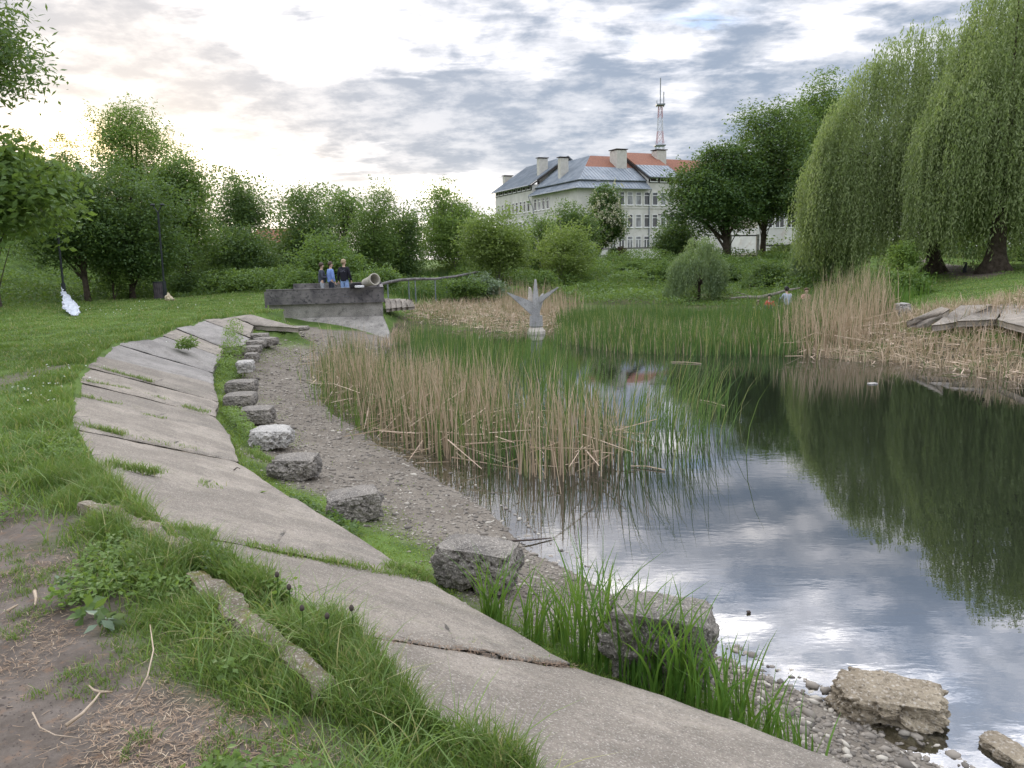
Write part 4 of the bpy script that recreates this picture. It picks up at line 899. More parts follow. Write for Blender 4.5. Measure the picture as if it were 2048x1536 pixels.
def stand(el=(.0, 0), hands='down', face=(0, 1, 0), lean=0.):
    j = dict(pelvis=(0, 0, .95), hem=(0, 0, .84), waistlow=(0, 0, .93), waist=(0, .0, 1.1), chest=(0, -.01, 1.32), neck0=(0, -.015, 1.45), neck=(0, 0, 1.48), jaw=(0, .03, 1.56), head=(0, .02, 1.63), crown=(0, .01, 1.69), face=face)
    for s, sg in (('L', -1), ('R', 1)):
        j['sh'+s] = (sg*.175, -.01, 1.39); j['hip'+s] = (sg*.09, 0, .88); j['kn'+s] = (sg*.10, .02, .49); j['an'+s] = (sg*.11, -.01, .09); j['to'+s] = (sg*.13, .13, .03)
        if hands == 'down': j['el'+s] = (sg*.25, -.03, 1.11); j['wr'+s] = (sg*.28, .05, .87); j['ha'+s] = (sg*.28, .08, .77)
        elif hands == 'up': j['el'+s] = (sg*.24, .02, 1.12); j['wr'+s] = (sg*.13, .24, 1.20 if s == 'L' else 1.1); j['ha'+s] = (sg*.08, .29, 1.30 if s == 'L' else 1.15)
    return j
pz = .0
def pat(px_, y_, Y): p = D(px_, y_, Y); p[2] = pz; return p
person('person', pat(644, 560, 30.6), R(-75), stand(hands='up'), .885, 'brown-haired person in a dark jumper and grey jeans raising both hands', top=(.055, .062, .085), legs=(.30, .32, .35), hair=(.05, .03, .022))
person('person', pat(662, 560, 30.6), R(-50), stand(face=(.5, 1, 0)), .905, 'brown-haired person in a light blue sweatshirt and dark trousers', top=(.19, .29, .60), legs=(.03, .035, .055), hair=(.055, .033, .024))
tb, ftr = person('person', pat(689, 560, 30.2), R(-8), stand(face=(.75, 1, 0)), .95, 'fair-haired person in a black hoodie and light blue jeans seen from behind', top=(.012, .012, .02), legs=(.22, .32, .55), hair=(.32, .24, .15))
# faded print across the back of the hoodie: rows of small marks
pr_ = []
for r_ in range(3):
    for k in range(7):
        if (r_*7+k) % 5 == 3: continue
        c = ftr((-.10+k*.034, -.172, 1.36-r_*.05)); pr_.append(box(c, (.022, .004, .022 if r_ else .012), R(-8)))
obj('back_print', join(*pr_), surf('faded_print', (.12, .12, .15), (.16, .16, .2), 5, .8, 0), tb)
def sit():
    j = dict(pelvis=(0, 0, .18), hem=(0, 0, .1), waistlow=(0, 0, .2), waist=(0, .04, .36), chest=(0, .09, .55), neck0=(0, .11, .68), neck=(0, .12, .71), jaw=(0, .16, .79), head=(0, .15, .86), crown=(0, .14, .92), face=(0, 1, 0))
    for s, sg in (('L', -1), ('R', 1)):
        j['sh'+s] = (sg*.17, .09, .62); j['el'+s] = (sg*.24, .2, .42); j['wr'+s] = (sg*.12, .4, .46); j['ha'+s] = (sg*.06, .47, .46)
        j['hip'+s] = (sg*.1, .03, .17); j['kn'+s] = (sg*.14, .42, .45); j['an'+s] = (sg*.13, .5, .08); j['to'+s] = (sg*.14, .64, .03)
    return j
for (x_, y_, Y_, yw, tp_, lg_, hr_, sk_, lb_, sc_, hl) in [
    (1540, 604, 34., R(150), (.60, .06, .08), (.05, .06, .1), (.02, .015, .015), (.45, .3, .24), 'dark-haired person in a red top crouching behind the tall reeds', .9, 0),
    (1512, 618, 32.5, R(200), (.62, .60, .62), (.12, .13, .2), (.12, .08, .06), (.45, .3, .24), 'person in a white top crouching lowest among the reeds', .82, 0),
    (1576, 592, 36., R(10), (.36, .42, .52), (.1, .1, .12), (.012, .012, .012), (.45, .3, .24), 'person with long black hair and a pale blue top sitting by the fallen branch', 1., .9),
    (1611, 600, 35., R(170), (.52, .30, .26), (.12, .1, .1), (.1, .06, .04), (.5, .35, .28), 'person in a faded pink top half hidden by the dry reeds', .9, 0)]:
    p_ = D(x_, y_, Y_); g_ = p_[2]-.84*sc_; p_[2] = max(g_, H1(p_[0], p_[1])-.05)
    person('person', p_, yw, sit(), sc_, lb_, skin=sk_, hair=hr_, top=tp_, legs=lg_, hairlen=hl)

# ------------------------------------------------------------------ leaves, trees, shrubs
def leaf_cards(p, L_, W_, rng, droop=0., up=.25, tintb=None, d=None):
    n = len(p); L_ = L_*rng.uniform(.65, 1.25, n)[:, None]; W_ = W_*rng.uniform(.7, 1.2, n)[:, None]
    if d is None: d = rng.normal(size=(n, 3)); d[:, 2] = d[:, 2]*.6-droop
    d = d/np.linalg.norm(d, axis=1)[:, None]
    nn_ = rng.normal(size=(n, 3)); nn_[:, 2] = np.abs(nn_[:, 2])+up; b = np.cross(nn_, d); b /= np.linalg.norm(b, axis=1)[:, None]+1e-9; nv = np.cross(d, b)
    V = np.stack([p, p+d*L_*.45+b*W_*.5+nv*W_*.12, p+d*L_, p+d*L_*.45-b*W_*.5+nv*W_*.12], 1)
    t = np.zeros((n, 4, 3), np.float32); t[..., 0] = np.clip(rng.uniform(0, .7, n)+(0 if tintb is None else tintb), 0, 1)[:, None]; t[..., 1] = rng.random(n)[:, None]; 
    return V.reshape(-1, 3), [np.arange(4*n).reshape(n, 4)], t.reshape(-1, 3)
def bez(a, b, c, k=8):
    t = np.linspace(0, 1, k)[:, None]; return a*(1-t)**2+2*b*t*(1-t)+c*t*t
def crown_clusters(lobes, ncl, rng, shell=.55):
    """lobes: list of (centre, radii). cluster centres sit mainly in the outer shell"""
    vol = A_([np.prod(l[1])**(2/3) for l in lobes]); k = rng.choice(len(lobes), ncl, p=vol/vol.sum())
    d = rng.normal(size=(ncl, 3)); d /= np.linalg.norm(d, axis=1)[:, None]; r = shell+(1-shell)*rng.random(ncl)**.7
    c = A_([lobes[i][0] for i in k]); rad = A_([lobes[i][1] for i in k])
    return c+d*rad*r[:, None], d
def tree(name, label, cx, top, bottom, left, right, Y, mat='leaf_mid', n=9000, leaf=(.17, .09), trunkpx=None, basey=None, r0=.16, nl=7, cl=.50, group=None, seed=None, bark='bark', droop=.15, shape='round', lean=0., cat='tree', depth=None, blossoms=0, sparse=.0, limbs=9):
    seed = seed if seed is not None else hsh(label); rng = rng_(seed)
    c0 = D(cx, (top+bottom)/2, Y); zt = D(cx, top, Y)[2]; zb = D(cx, bottom, Y)[2]; wx = (D(right, 500, Y)[0]-D(left, 500, Y)[0])/2; xm = (D(right, 500, Y)[0]+D(left, 500, Y)[0])/2
    n = int(n*1.75); wx *= 1.17; hz_ = (zt-zb)/2; wy = depth if depth else min(wx, 3.2)*.9
    bx0 = D(trunkpx, 500, Y)[0] if trunkpx else xm; g = H1(bx0, Y); root = A_([bx0, Y, g])
    t = thing(name, root, label, cat, group)
    C0 = A_([xm, Y, zb+hz_]); lobes = []
    for k in range(nl):
        d = rng.normal(size=3); d /= np.linalg.norm(d); f = rng.uniform(.35, .62)
        if shape == 'round': pz_ = d[2]
        elif shape == 'cone': pz_ = d[2]
        q = C0+d*A_([wx, wy, hz_])*(1-f)*rng.uniform(.8, 1.05); lobes.append((q, A_([wx, wy, hz_])*f*rng.uniform(.85, 1.1)))
    lobes += [(C0, A_([wx, wy, hz_])*.62), (C0+A_([rng.uniform(-.25, .25)*wx, 0, hz_*.62]), A_([wx*.42, wy*.5, hz_*.40])), (C0-A_([0, 0, hz_*.35]), A_([wx*.85, wy*.8, hz_*.5]))]
    if shape == 'cone': lobes = [(q, r*A_([1-.5*(q[2]-zb)/(zt-zb), 1, 1])) for q, r in lobes]
    ncl = max(24, n//48); cc, cd_ = crown_clusters(lobes, ncl, rng, .5-.3*sparse)
    keep = fbm(cc, 1.0, 2) > .30+.17*sparse; cc = cc[keep]; ncl = len(cc)
    m = n//ncl; off = np.clip(rng.normal(size=(ncl, m, 3)), -1.7, 1.7)*A_([1, 1, .55])*cl*rng.uniform(.5, 1.25, ncl)[:, None, None]
    off[..., 2] -= .12*np.hypot(off[..., 0], off[..., 1])
    pts = (cc[:, None]+off).reshape(-1, 3); tb_ = np.repeat(rng.uniform(-.45, .65, ncl), m)
    # shoots standing out of the silhouette
    ns = max(10, ncl//4); si = rng.choice(ncl, ns); sdir_ = rng.normal(size=(ns, 3)); sdir_[:, 2] = np.abs(sdir_[:, 2])+.6; sdir_ /= np.linalg.norm(sdir_, axis=1)[:, None]
    sp_ = (cc[si][:, None]+sdir_[:, None]*np.linspace(.1, 1.0, 26)[None, :, None]*cl*rng.uniform(1.0, 2.8, (ns, 1, 1))+rng.normal(size=(ns, 26, 3))*cl*.12).reshape(-1, 3)
    pts = np.vstack([pts, sp_]); tb_ = np.concatenate([tb_, np.full(len(sp_), .3)])
    pts[:, 2] = np.maximum(pts[:, 2], H1(bx0, Y)+.15)
    obj('crown', leaf_cards(pts, leaf[0], leaf[1], rng, droop, tintb=tb_), M[mat], t)
    # trunk and limbs
    tops = C0+A_([lean+(xm-bx0)*0, 0, hz_*.45]); path = bez(root-A_([0, 0, .3]), A_([bx0+(xm-bx0)*.2, Y, g+(tops[2]-g)*.5]), tops, 10)
    tr_ = obj('trunk', tube(path, np.linspace(r0, r0*.25, 10)*A_([1.35]+[1]*9), 8), M[bark], t, smooth=True)
    br_ = []
    for k in range(limbs*3):
        e = cc[rng.integers(ncl)]; f = np.clip((e[2]-g)/(tops[2]-g)*rng.uniform(.35, .7), .18, .9); a = path[int(f*9)]
        mid = (a+e)/2+A_([0, 0, .12*np.linalg.norm(e-a)]); rr_ = r0*(.42 if k < limbs else .16); br_.append(tube(bez(a, mid, e, 6), np.linspace(rr_, rr_*.15+.004, 6), 5, False))
    obj('limbs', join(*br_), M[bark], tr_, smooth=True)
    if blossoms:
        q = C0+cd_[:0] if False else None
        d = rng.normal(size=(blossoms, 3)); d /= np.linalg.norm(d, axis=1)[:, None]; d[:, 1] = -np.abs(d[:, 1]); k = rng.integers(len(cc), size=blossoms)
        bp = (lambda f_: f_[rng.integers(len(f_), size=blossoms)])(cc[cc[:, 1] < Y-.2])+rng.normal(size=(blossoms, 3))*cl*.8; bp[:, 1] -= .55
        st = (bp[:, None]+A_([0, 0, 1.])*np.linspace(0, .32, 9)[None, :, None]+rng.normal(size=(blossoms, 9, 3))*A_([.055, .055, .01])*np.linspace(1.2, .4, 9)[None, :, None]).reshape(-1, 3)
        obj('blossoms', leaf_cards(st, .17, .14, rng), M['blossom'], t, kind='stuff')
    return t

T = tree
Gl = 'trees and tall shrubs on the bank behind the lamp posts'
T('walnut_tree', 'large-leaved branch tree reaching in beside the hooked lamp post', -60, 235, 500, -230, 128, 13.5, 'leaf_mid', 6500, (.17, .085), trunkpx=-190, r0=.16, cl=.30, depth=2.0, droop=.4, sparse=.2)
T('ash_tree', 'tree with loose dark leaf sprays hanging in the upper corner over the sky', -50, -60, 215, -190, 112, 14, 'leaf_dark', 5200, (.15, .045), trunkpx=-230, r0=.16, cl=.34, depth=1.8, droop=.5, sparse=.35)
T('shrub_tree', 'dense tree closing the picture rim behind the large-leaved one', -20, 250, 520, -150, 110, 30, 'leaf_mid', 9000, (.17, .085), group=Gl)
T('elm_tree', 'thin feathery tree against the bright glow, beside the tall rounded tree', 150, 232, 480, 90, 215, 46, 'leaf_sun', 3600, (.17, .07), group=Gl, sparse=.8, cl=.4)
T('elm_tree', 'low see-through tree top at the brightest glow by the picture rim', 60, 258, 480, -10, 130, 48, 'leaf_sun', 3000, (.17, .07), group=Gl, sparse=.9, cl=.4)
T('ash_tree', 'tall rounded tree standing highest behind the lamp posts', 285, 205, 420, 185, 382, 50, 'leaf_light', 11000, (.19, .07), group=Gl, sparse=.35, cl=.6)
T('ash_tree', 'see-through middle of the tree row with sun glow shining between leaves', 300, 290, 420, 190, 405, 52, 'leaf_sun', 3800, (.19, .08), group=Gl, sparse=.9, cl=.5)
T('maple_tree', 'dark spreading tree right above the slatted bin', 270, 322, 570, 165, 380, 38, 'leaf_dark', 14000, (.17, .09), trunkpx=255, group=Gl, droop=.3)
T('maple_tree', 'dark leaning tree between the two lamp posts', 150, 330, 560, 60, 240, 36, 'leaf_dark', 12000, (.16, .08), trunkpx=165, group=Gl, droop=.3)
T('hazel_tree', 'broad green tree behind the two-armed lamp post', 372, 300, 560, 300, 440, 43, 'leaf_mid', 12000, (.18, .08), group=Gl, droop=.3)
T('hazel_tree', 'small bright sapling in the shade between the lamp posts', 215, 470, 600, 190, 245, 37, 'leaf_light', 900, (.16, .08), group=Gl, r0=.05, sparse=.6, cl=.4)
T('hawthorn_bush', 'dark bush mass under the thin-topped tree', 470, 450, 590, 400, 545, 46, 'leaf_dark', 9500, (.17, .08), group=Gl)
T('plum_tree', 'thin-topped tree standing alone before the pale evening sky', 478, 352, 480, 425, 537, 50, 'leaf_dark', 6500, (.17, .07), group=Gl, sparse=.5, cl=.42, r0=.14)
T('plum_tree', 'bushy pointed tree behind the three standing people', 620, 372, 575, 555, 700, 50, 'leaf_dark', 14000, (.17, .08), group='trees behind the platform', droop=.1)
T('willow_shrub_tree', 'tree with tall feathery shoots behind the concrete pipe', 755, 360, 575, 695, 805, 50, 'leaf_mid', 11500, (.18, .06), group='trees behind the platform', shape='cone', droop=-.3)
T('elder_tree', 'lower dark bush tree just before the light green trees', 812, 415, 575, 770, 850, 52, 'leaf_dark', 6500, (.18, .09), group='trees behind the platform')
T('elm_tree', 'small airy crown showing between the two pointed trees', 690, 366, 480, 655, 725, 55, 'leaf_mid', 2400, (.18, .08), group='trees behind the platform', sparse=.6)
T('hazel_tree', 'bright green leafy shrub directly behind the three people', 640, 470, 600, 560, 720, 42, 'leaf_mid', 7500, (.17, .09), group='trees behind the platform')
T('acacia_tree', 'light yellow-green tree with a ragged top left of the school', 905, 355, 545, 838, 975, 56, 'leaf_light', 12000, (.20, .09), group='young trees in front of the school', sparse=.3, bark='palebark')
T('acacia_tree', 'fresh green young tree with fine branches before the school wing', 995, 412, 555, 932, 1062, 50, 'leaf_yel', 9500, (.19, .09), group='young trees in front of the school', sparse=.35, r0=.09, bark='palebark')
T('lime_tree', 'greyish thin tree between the fresh green tree and the school wall', 1078, 432, 540, 1045, 1115, 58, 'leaf_mid', 3200, (.19, .09), group='young trees in front of the school', sparse=.4)
T('rowan_tree', 'slim young tree with a bare pale stem on the bank', 1122, 432, 560, 1072, 1200, 52, 'leaf_yel', 6000, (.18, .08), trunkpx=1121, group='young trees in front of the school', sparse=.4, r0=.055, bark='palebark', cl=.4)
T('lime_tree', 'rounded dark green tree behind the slim young tree', 1150, 404, 530, 1096, 1200, 64, 'leaf_dark', 9000, (.20, .10), group='young trees in front of the school')
T('chestnut_tree', 'horse chestnut in flower standing before the school corner', 1204, 371, 500, 1158, 1251, 68, 'leaf_chest', 9500, (.22, .11), trunkpx=1193, r0=.2, blossoms=190, cl=.42)
T('yew_shrub', 'low dark shrub at the foot of the flowering chestnut', 1155, 480, 535, 1118, 1185, 60, 'leaf_dark', 3000, (.18, .09), cat='shrub', limbs=3)
T('lilac_shrub', 'dark bush beside the thin lamp post at the school wall', 1342, 440, 520, 1306, 1395, 64, 'leaf_dark', 7000, (.19, .10), cat='shrub')
T('barberry_shrub', 'purple-leaved shrub in front of the low wall', 1239, 494, 520, 1232, 1250, 66, 'leaf_red', 1300, (.13, .08), cat='shrub', r0=.04, limbs=3, cl=.2, nl=3)
T('box_shrub', 'small round green shrub touching the purple one', 1227, 496, 520, 1219, 1235, 66, 'leaf_dark', 1100, (.13, .08), cat='shrub', r0=.04, limbs=3, cl=.2, nl=3)
T('maple_tree', 'big dark tree with a low forking trunk in front of the annex', 1415, 285, 485, 1332, 1530, 60, 'leaf_chest', 19000, (.24, .12), trunkpx=1455, r0=.32, group='dark trees between the school and the willows', limbs=14, cl=.6)
T('maple_tree', 'tall straight-trunked tree right of the forking one', 1530, 198, 455, 1425, 1650, 62, 'leaf_dark', 22000, (.24, .12), trunkpx=1525, r0=.26, group='dark trees between the school and the willows', sparse=.35, limbs=12, cl=.65)
T('poplar_tree', 'tallest loose tree rising just before the willows', 1630, 148, 330, 1545, 1690, 66, 'leaf_mid', 8500, (.24, .12), trunkpx=1640, r0=.24, group='dark trees between the school and the willows', sparse=.55, limbs=12, cl=.65)
T('maple_tree', 'shaded dark tree half covered by the willow curtain', 1635, 290, 445, 1560, 1700, 58, 'leaf_dark', 13000, (.22, .11), trunkpx=1643, r0=.22, group='dark trees between the school and the willows', cl=.6)
T('maple_tree', 'distant tree seen behind the hanging willow at the picture rim', 1960, 350, 500, 1850, 2120, 75, 'leaf_dark', 8000, (.26, .13), cl=.8)
T('poplar_tree', 'dark tree tip poking out above the willow at the top corner', 2010, -20, 200, 1950, 2110, 60, 'leaf_dark', 5000, (.24, .11), cl=.6)
# shrubs on the far bank and near the platform
Gs = 'shrubs along the foot of the far bank'
for (lb_, cx_, tp_, bt_, l_, r_, Y_, mt_, n_) in [
    ('silvery shrub standing behind the sculpture', 975, 545, 592, 935, 1010, 44, 'leaf_grey', 3000),
    ('green shrub in front of the silvery one', 930, 562, 592, 895, 965, 43, 'leaf_mid', 2200),
    ('pale thin weed bush right of the sculpture spire', 1085, 545, 585, 1060, 1115, 47, 'leaf_mid', 1400),
    ('round bush on the open bank below the low wall', 1275, 520, 560, 1235, 1312, 56, 'leaf_mid', 3200),
    ('leafy bush next to the small weeping willow', 1320, 525, 575, 1285, 1360, 52, 'leaf_mid', 3600),
    ('dark bush right behind the small weeping willow', 1455, 528, 578, 1420, 1500, 50, 'leaf_dark', 4200),
    ('wide dark bush above the fallen branch', 1530, 524, 578, 1480, 1590, 47, 'leaf_dark', 5200),
    ('bright bush between the wide dark one and the tall dry reeds', 1605, 530, 585, 1570, 1650, 46, 'leaf_mid', 3600),
    ('mid-green bush in front of the concrete frame fence', 1560, 500, 530, 1520, 1620, 59, 'leaf_mid', 3200),
    ('green bush with big leaves in front of the leaning willow trunk', 1815, 545, 603, 1762, 1862, 32, 'leaf_mid', 4200),
    ('small light sapling before the leaning willow trunk', 1810, 480, 545, 1780, 1842, 35, 'leaf_light', 1200),
    ('dark shrub at the picture rim behind the second willow trunk', 2040, 480, 555, 2005, 2100, 50, 'leaf_dark', 4200),
    ('low bush beside the grassy path left of the platform', 435, 530, 570, 400, 470, 44, 'leaf_mid', 2600),
    ('dark bush below the trees behind the bin', 370, 545, 585, 335, 405, 42, 'leaf_dark', 2400),
    ('nettle clump bush at the platform end behind the people', 600, 545, 585, 560, 640, 39, 'leaf_mid', 2600),
    ('leafy bush behind the concrete pipe', 745, 540, 575, 695, 800, 38, 'leaf_mid', 3400)]:
    T('shrub', lb_, cx_, tp_, bt_, l_, r_, Y_, mt_, n_, (.14, .075), cat='shrub', group=Gs, r0=.04, limbs=4, cl=.28)

# weeping willows
def willow(label, trunkpx, basey, Y, top, left, right, low, n_b, mat, r0, seed, per=9, lean=0., leafs=(.17, .042), depth=4.0, zb_=None, cat='willow', dome=.42, bot_var=.25, name='weeping_willow'):
    rng = rng_(seed); b = D(trunkpx, basey, Y); g = H1(b[0], b[1]); root = A_([b[0], b[1], g])
    zt = D((left+right)/2, top, Y)[2]; xl = D(left, 400, Y)[0]; xr = D(right, 400, Y)[0]; cxw = (xl+xr)/2; wx = (xr-xl)/2; zl = D((left+right)/2, low, Y)[2]
    t = thing(name, root, label, cat)
    zs = g+(zt-g)*dome                                # the dome of limbs springs from here
    V, Tt, twigs = [], [], []
    a = rng.random(n_b)*2*math.pi; rr_ = np.sqrt(rng.random(n_b)); rr_ = np.where(rng.random(n_b) < .45, .75+.25*rng.random(n_b), rr_)
    ox = cxw+np.cos(a)*rr_*wx*.98; oy = Y+np.sin(a)*rr_*depth; oz = zs+(zt-zs)*(1-rr_**1.9)*rng.uniform(.80, 1.04, n_b)+.2
    lob = fbm(np.stack([ox, oy], -1), .45, 2)-.5; oz += lob*(zt-g)*.30
    lvl = rng.random(n_b)**.75                        # how high in the crown the bough sits: shells inside shells
    oz0 = oz.copy(); inner = rng.random(n_b) < .45; oz = np.where(inner, zl+(oz-zl)*(.30+.62*lvl), oz); sc_ = (zt-g)/15
    for k in range(n_b):
        o_ = A_([ox[k], oy[k], oz[k]]); out = A_([math.cos(a[k]), math.sin(a[k])*.7, 0])
        zbot = zl+rng.uniform(-.02, bot_var)*(zt-g)*(1 if rr_[k] > .5 else 1.3)
        Lk = min(rng.uniform(1.6, 5.2)*sc_*1.15, max(.5, o_[2]-zbot)); Lk = max(Lk, .5*sc_)
        if rng.random() < .22: Lk = max(.6, (o_[2]-zbot)*rng.uniform(.7, 1.))
        tb_ = rng.uniform(-.25, .45)+.3*(oz[k]-zs)/(zt-zs)*.6
        for s in range(per):
            st = o_+rng.normal(size=3)*A_([.22, .22, .18])*(zt-g)/13; L1 = Lk*rng.uniform(.55, 1.05); m = max(8, int(L1/.115))
            u_ = np.linspace(0, 1, m)[:, None]; arc = np.minimum(u_*3, 1); w_ = rng.uniform(.1, .5)
            q = st+out*w_*np.sin(arc*math.pi/2)+A_([0, 0, 1.])*(.18*np.sin(np.minimum(u_*6, 1)*math.pi)-u_*L1)+A_([.12, .05, 0])*np.sin(u_*4+s)*.8+rng.normal(size=(m, 3))*.035
            V.append(q); Tt.append(np.full(m, tb_+rng.uniform(-.1, .1)))
    p = np.vstack(V); tt = np.concatenate(Tt); kz = p[:, 2] > g+.1; p, tt = p[kz], tt[kz]
    d = rng.normal(size=p.shape)*.42; d[:, 2] -= 1.; 
    obj('crown', leaf_cards(p, leafs[0], leafs[1], rng, tintb=tt, d=d), M[mat], t)
    fork = root+A_([lean*.6, 0, (zs-g)*.62]); hw = r0
    path = bez(root-A_([0, 0, .3]), root+A_([lean*.1, 0, (zs-g)*.3]), fork, 9)
    tr_ = obj('trunk', tube(path, hw*A_([2.4, 1.75, 1.3, 1.1, 1, .95, .9, .85, .8]), 12), M['bark'], t, smooth=True)
    fl = []
    for k in range(6):
        th = k/6*2*math.pi+rng.random(); dd = A_([math.cos(th), math.sin(th), 0]); fl.append(tube([root+dd*hw*2.6+[0, 0, -.15], root+dd*hw*1.4+[0, 0, hw*1.0], root+dd*hw*.5+[0, 0, hw*3.2]], hw*A_([.35, .5, .3]), 7))
    obj('root_flare', join(*fl), M['bark'], tr_, smooth=True)
    lm = []
    for k in range(26):
        i = rng.integers(n_b); e = A_([ox[i], oy[i], oz[i]-.15]); m = (fork+e)/2+A_([0, 0, .18*np.linalg.norm(e-fork)]); q = bez(fork, m, e, 9)
        r_ = hw*(.55 if k < 5 else .26); lm.append(tube(q, np.linspace(r_, .02, 9), 6, False))
    obj('limbs', join(*lm), M['bark'], tr_, smooth=True)
    return t
willow('weeping willow with a leaning trunk beside the dirt path', 1868, 556, 41, 48, 1612, 2060, 545, 860, 'willow', .30, 4, 10, -.9, depth=3.2, dome=.42, bot_var=.20, leafs=(.19, .058))
willow('largest weeping willow, its trunk standing at the end of the dirt path', 1987, 562, 35.6, -120, 1840, 2280, 512, 850, 'willow', .33, 5, 10, .2, depth=3.2, dome=.45, bot_var=.18, leafs=(.19, .058))
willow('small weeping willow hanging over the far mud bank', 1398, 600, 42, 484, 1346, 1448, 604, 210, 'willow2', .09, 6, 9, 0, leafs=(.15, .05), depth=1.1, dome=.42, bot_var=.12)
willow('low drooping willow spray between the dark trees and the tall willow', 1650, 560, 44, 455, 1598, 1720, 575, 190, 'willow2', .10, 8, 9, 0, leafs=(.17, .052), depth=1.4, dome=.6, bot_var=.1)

# ------------------------------------------------------------------ grass, reeds, low growth
def blades(p, h, w, rng, bend=.35, k=3, tint=None, lean=None, tw=None):
    n = len(p); h = np.broadcast_to(h, n)*rng.uniform(.55, 1.2, n); w = np.broadcast_to(w, n)
    a = rng.random(n)*2*math.pi; d = np.stack([np.cos(a), np.sin(a), a*0], -1)
    if lean is not None: d = d*(1-lean[1])+A_(lean[0])*lean[1]
    s = rng.random(n)*2*math.pi; b = np.stack([np.cos(s), np.sin(s), s*0], -1)*w[:, None]/2
    bd = (bend*rng.uniform(.2, 1.6, n)*h)[:, None]
    u = np.linspace(0, 1, k+1); V = []
    for i in range(k):
        c = p+d*bd*u[i]**2+A_([0, 0, 1.])*(h*(u[i]-.25*bend*u[i]**3))[:, None]; f = 1-.75*u[i]**2; V += [c-b*f, c+b*f]
    V.append(p+d*bd+A_([0, 0, 1.])*(h*(1-.25*bend))[:, None]); V = np.stack(V, 1); m = 2*k+1
    base = np.arange(n)[:, None]*m
    q = np.concatenate([base+A_([2*i, 2*i+1, 2*i+3, 2*i+2])[None] for i in range(k-1)]) if k > 1 else np.zeros((0, 4), int)
    t3 = base+A_([2*k-2, 2*k-1, 2*k])[None]
    t = np.zeros((n, m, 3), np.float32); t[..., 0] = (rng.random(n)*.6 if tint is None else np.clip(tint, 0, 1))[:, None]; t[..., 1] = rng.random(n)[:, None]
    return V.reshape(-1, 3), [x_ for x_ in (q, t3) if len(x_)], t.reshape(-1, 3)
def polar(n, r0_, r1_, a0, a1, g, rng):
    k = 2-g; r = (rng.random(n)*(r1_**k-r0_**k)+r0_**k)**(1/k); a = R(a0)+rng.random(n)*R(a1-a0)
    return np.stack([r*np.sin(a), r*np.cos(a)], -1)
def sdist(p, line, poly): d = segdist(p, line); return np.where(inpoly(p, poly), d, -d)
def near_grass():
    rng = rng_(11); p = polar(470000, 1.5, 46, -43, 14, 1.45, rng)
    ok = inpoly(p, LANDL); p = p[ok]; dT = segdist(p, TOP); r = np.hypot(*p.T)
    pn = fbm(p, 1.3, 5)-.5
    dP = np.where(inpoly(p, PATH), -1, 1)*segdist(p, PATH, None, True)
    den = sstep(dP+pn*.9, -.05, .30)*(1-.75*(1-sstep(segdist(p, PATH2)+pn*.8, .1, .55)))
    tuft = fbm(p, 2.2, 3); den *= .45+.9*sstep(tuft, .35, .6)
    keep = rng.random(len(p)) < den; p, dT, r, tuft, dP = p[keep], dT[keep], r[keep], tuft[keep], dP[keep]
    near = sstep(dT, .9, .0); h = .055+.10*near*sstep(tuft, .3, .65)+.05*sstep(tuft, .5, .75)
    h = h*np.where((r < 7), 1.15, 1.)*(.45+.55*sstep(dP, 0, .5)); h = np.where(r < 3.6, h*.85, h)
    hl = sstep(-p[:, 0]-p[:, 1]*.28, 8, 12.5); h += .10*hl*(p[:, 1] > 15)
    z = height(p); w = .0028*(1+r*.30)
    tint = np.clip(fbm(p, .8, 3)*1.5-.45+rng.uniform(-.2, .3, len(p)), 0, 1)
    cl_ = np.minimum(*[segdist(p, A_(px(c_))) for c_ in CURBS]); kc = rng.random(len(p)) < np.maximum(sstep(cl_, .03, .12), .5*(fbm(p, 4, 2) > .60)); p, h, w, tint = p[kc], h[kc], w[kc], tint[kc]
    q = polar(230000, 1.4, 6.5, -43, 6, 1.2, rng); q = q[inpoly(q, LANDL)]; qT = segdist(q, TOP); qn = fbm(q, 1.3, 5)-.5
    qP = np.where(inpoly(q, PATH), -1, 1)*segdist(q, PATH, None, True); qt = fbm(q, 3.1, 3)
    kk = rng.random(len(q)) < sstep(np.minimum(*[segdist(q, A_(px(c_))) for c_ in CURBS]), .02, .11)* sstep(qP+qn*.9, .0, .35)*(.55+.45*sstep(qt, .35, .55)); q, qT, qP, qt = q[kk], qT[kk], qP[kk], qt[kk]
    p = np.vstack([p, q]); z = height(p); w = np.concatenate([w, np.full(len(q), .0042)])
    h = np.concatenate([h, (.07+.13*sstep(qt, .3, .62))*(.4+.6*sstep(qP, .05, .5))*(.75+.25*sstep(np.hypot(*q.T), 2, 4))]); tint = np.clip(fbm(p, .8, 3)*1.5-.45+rng.uniform(-.2, .3, len(p)), 0, 1)
    obj('grass', blades(np.column_stack([p, z-.01]), h, w, rng, .55, 3, tint), M['grass'], kind='stuff')
near_grass()
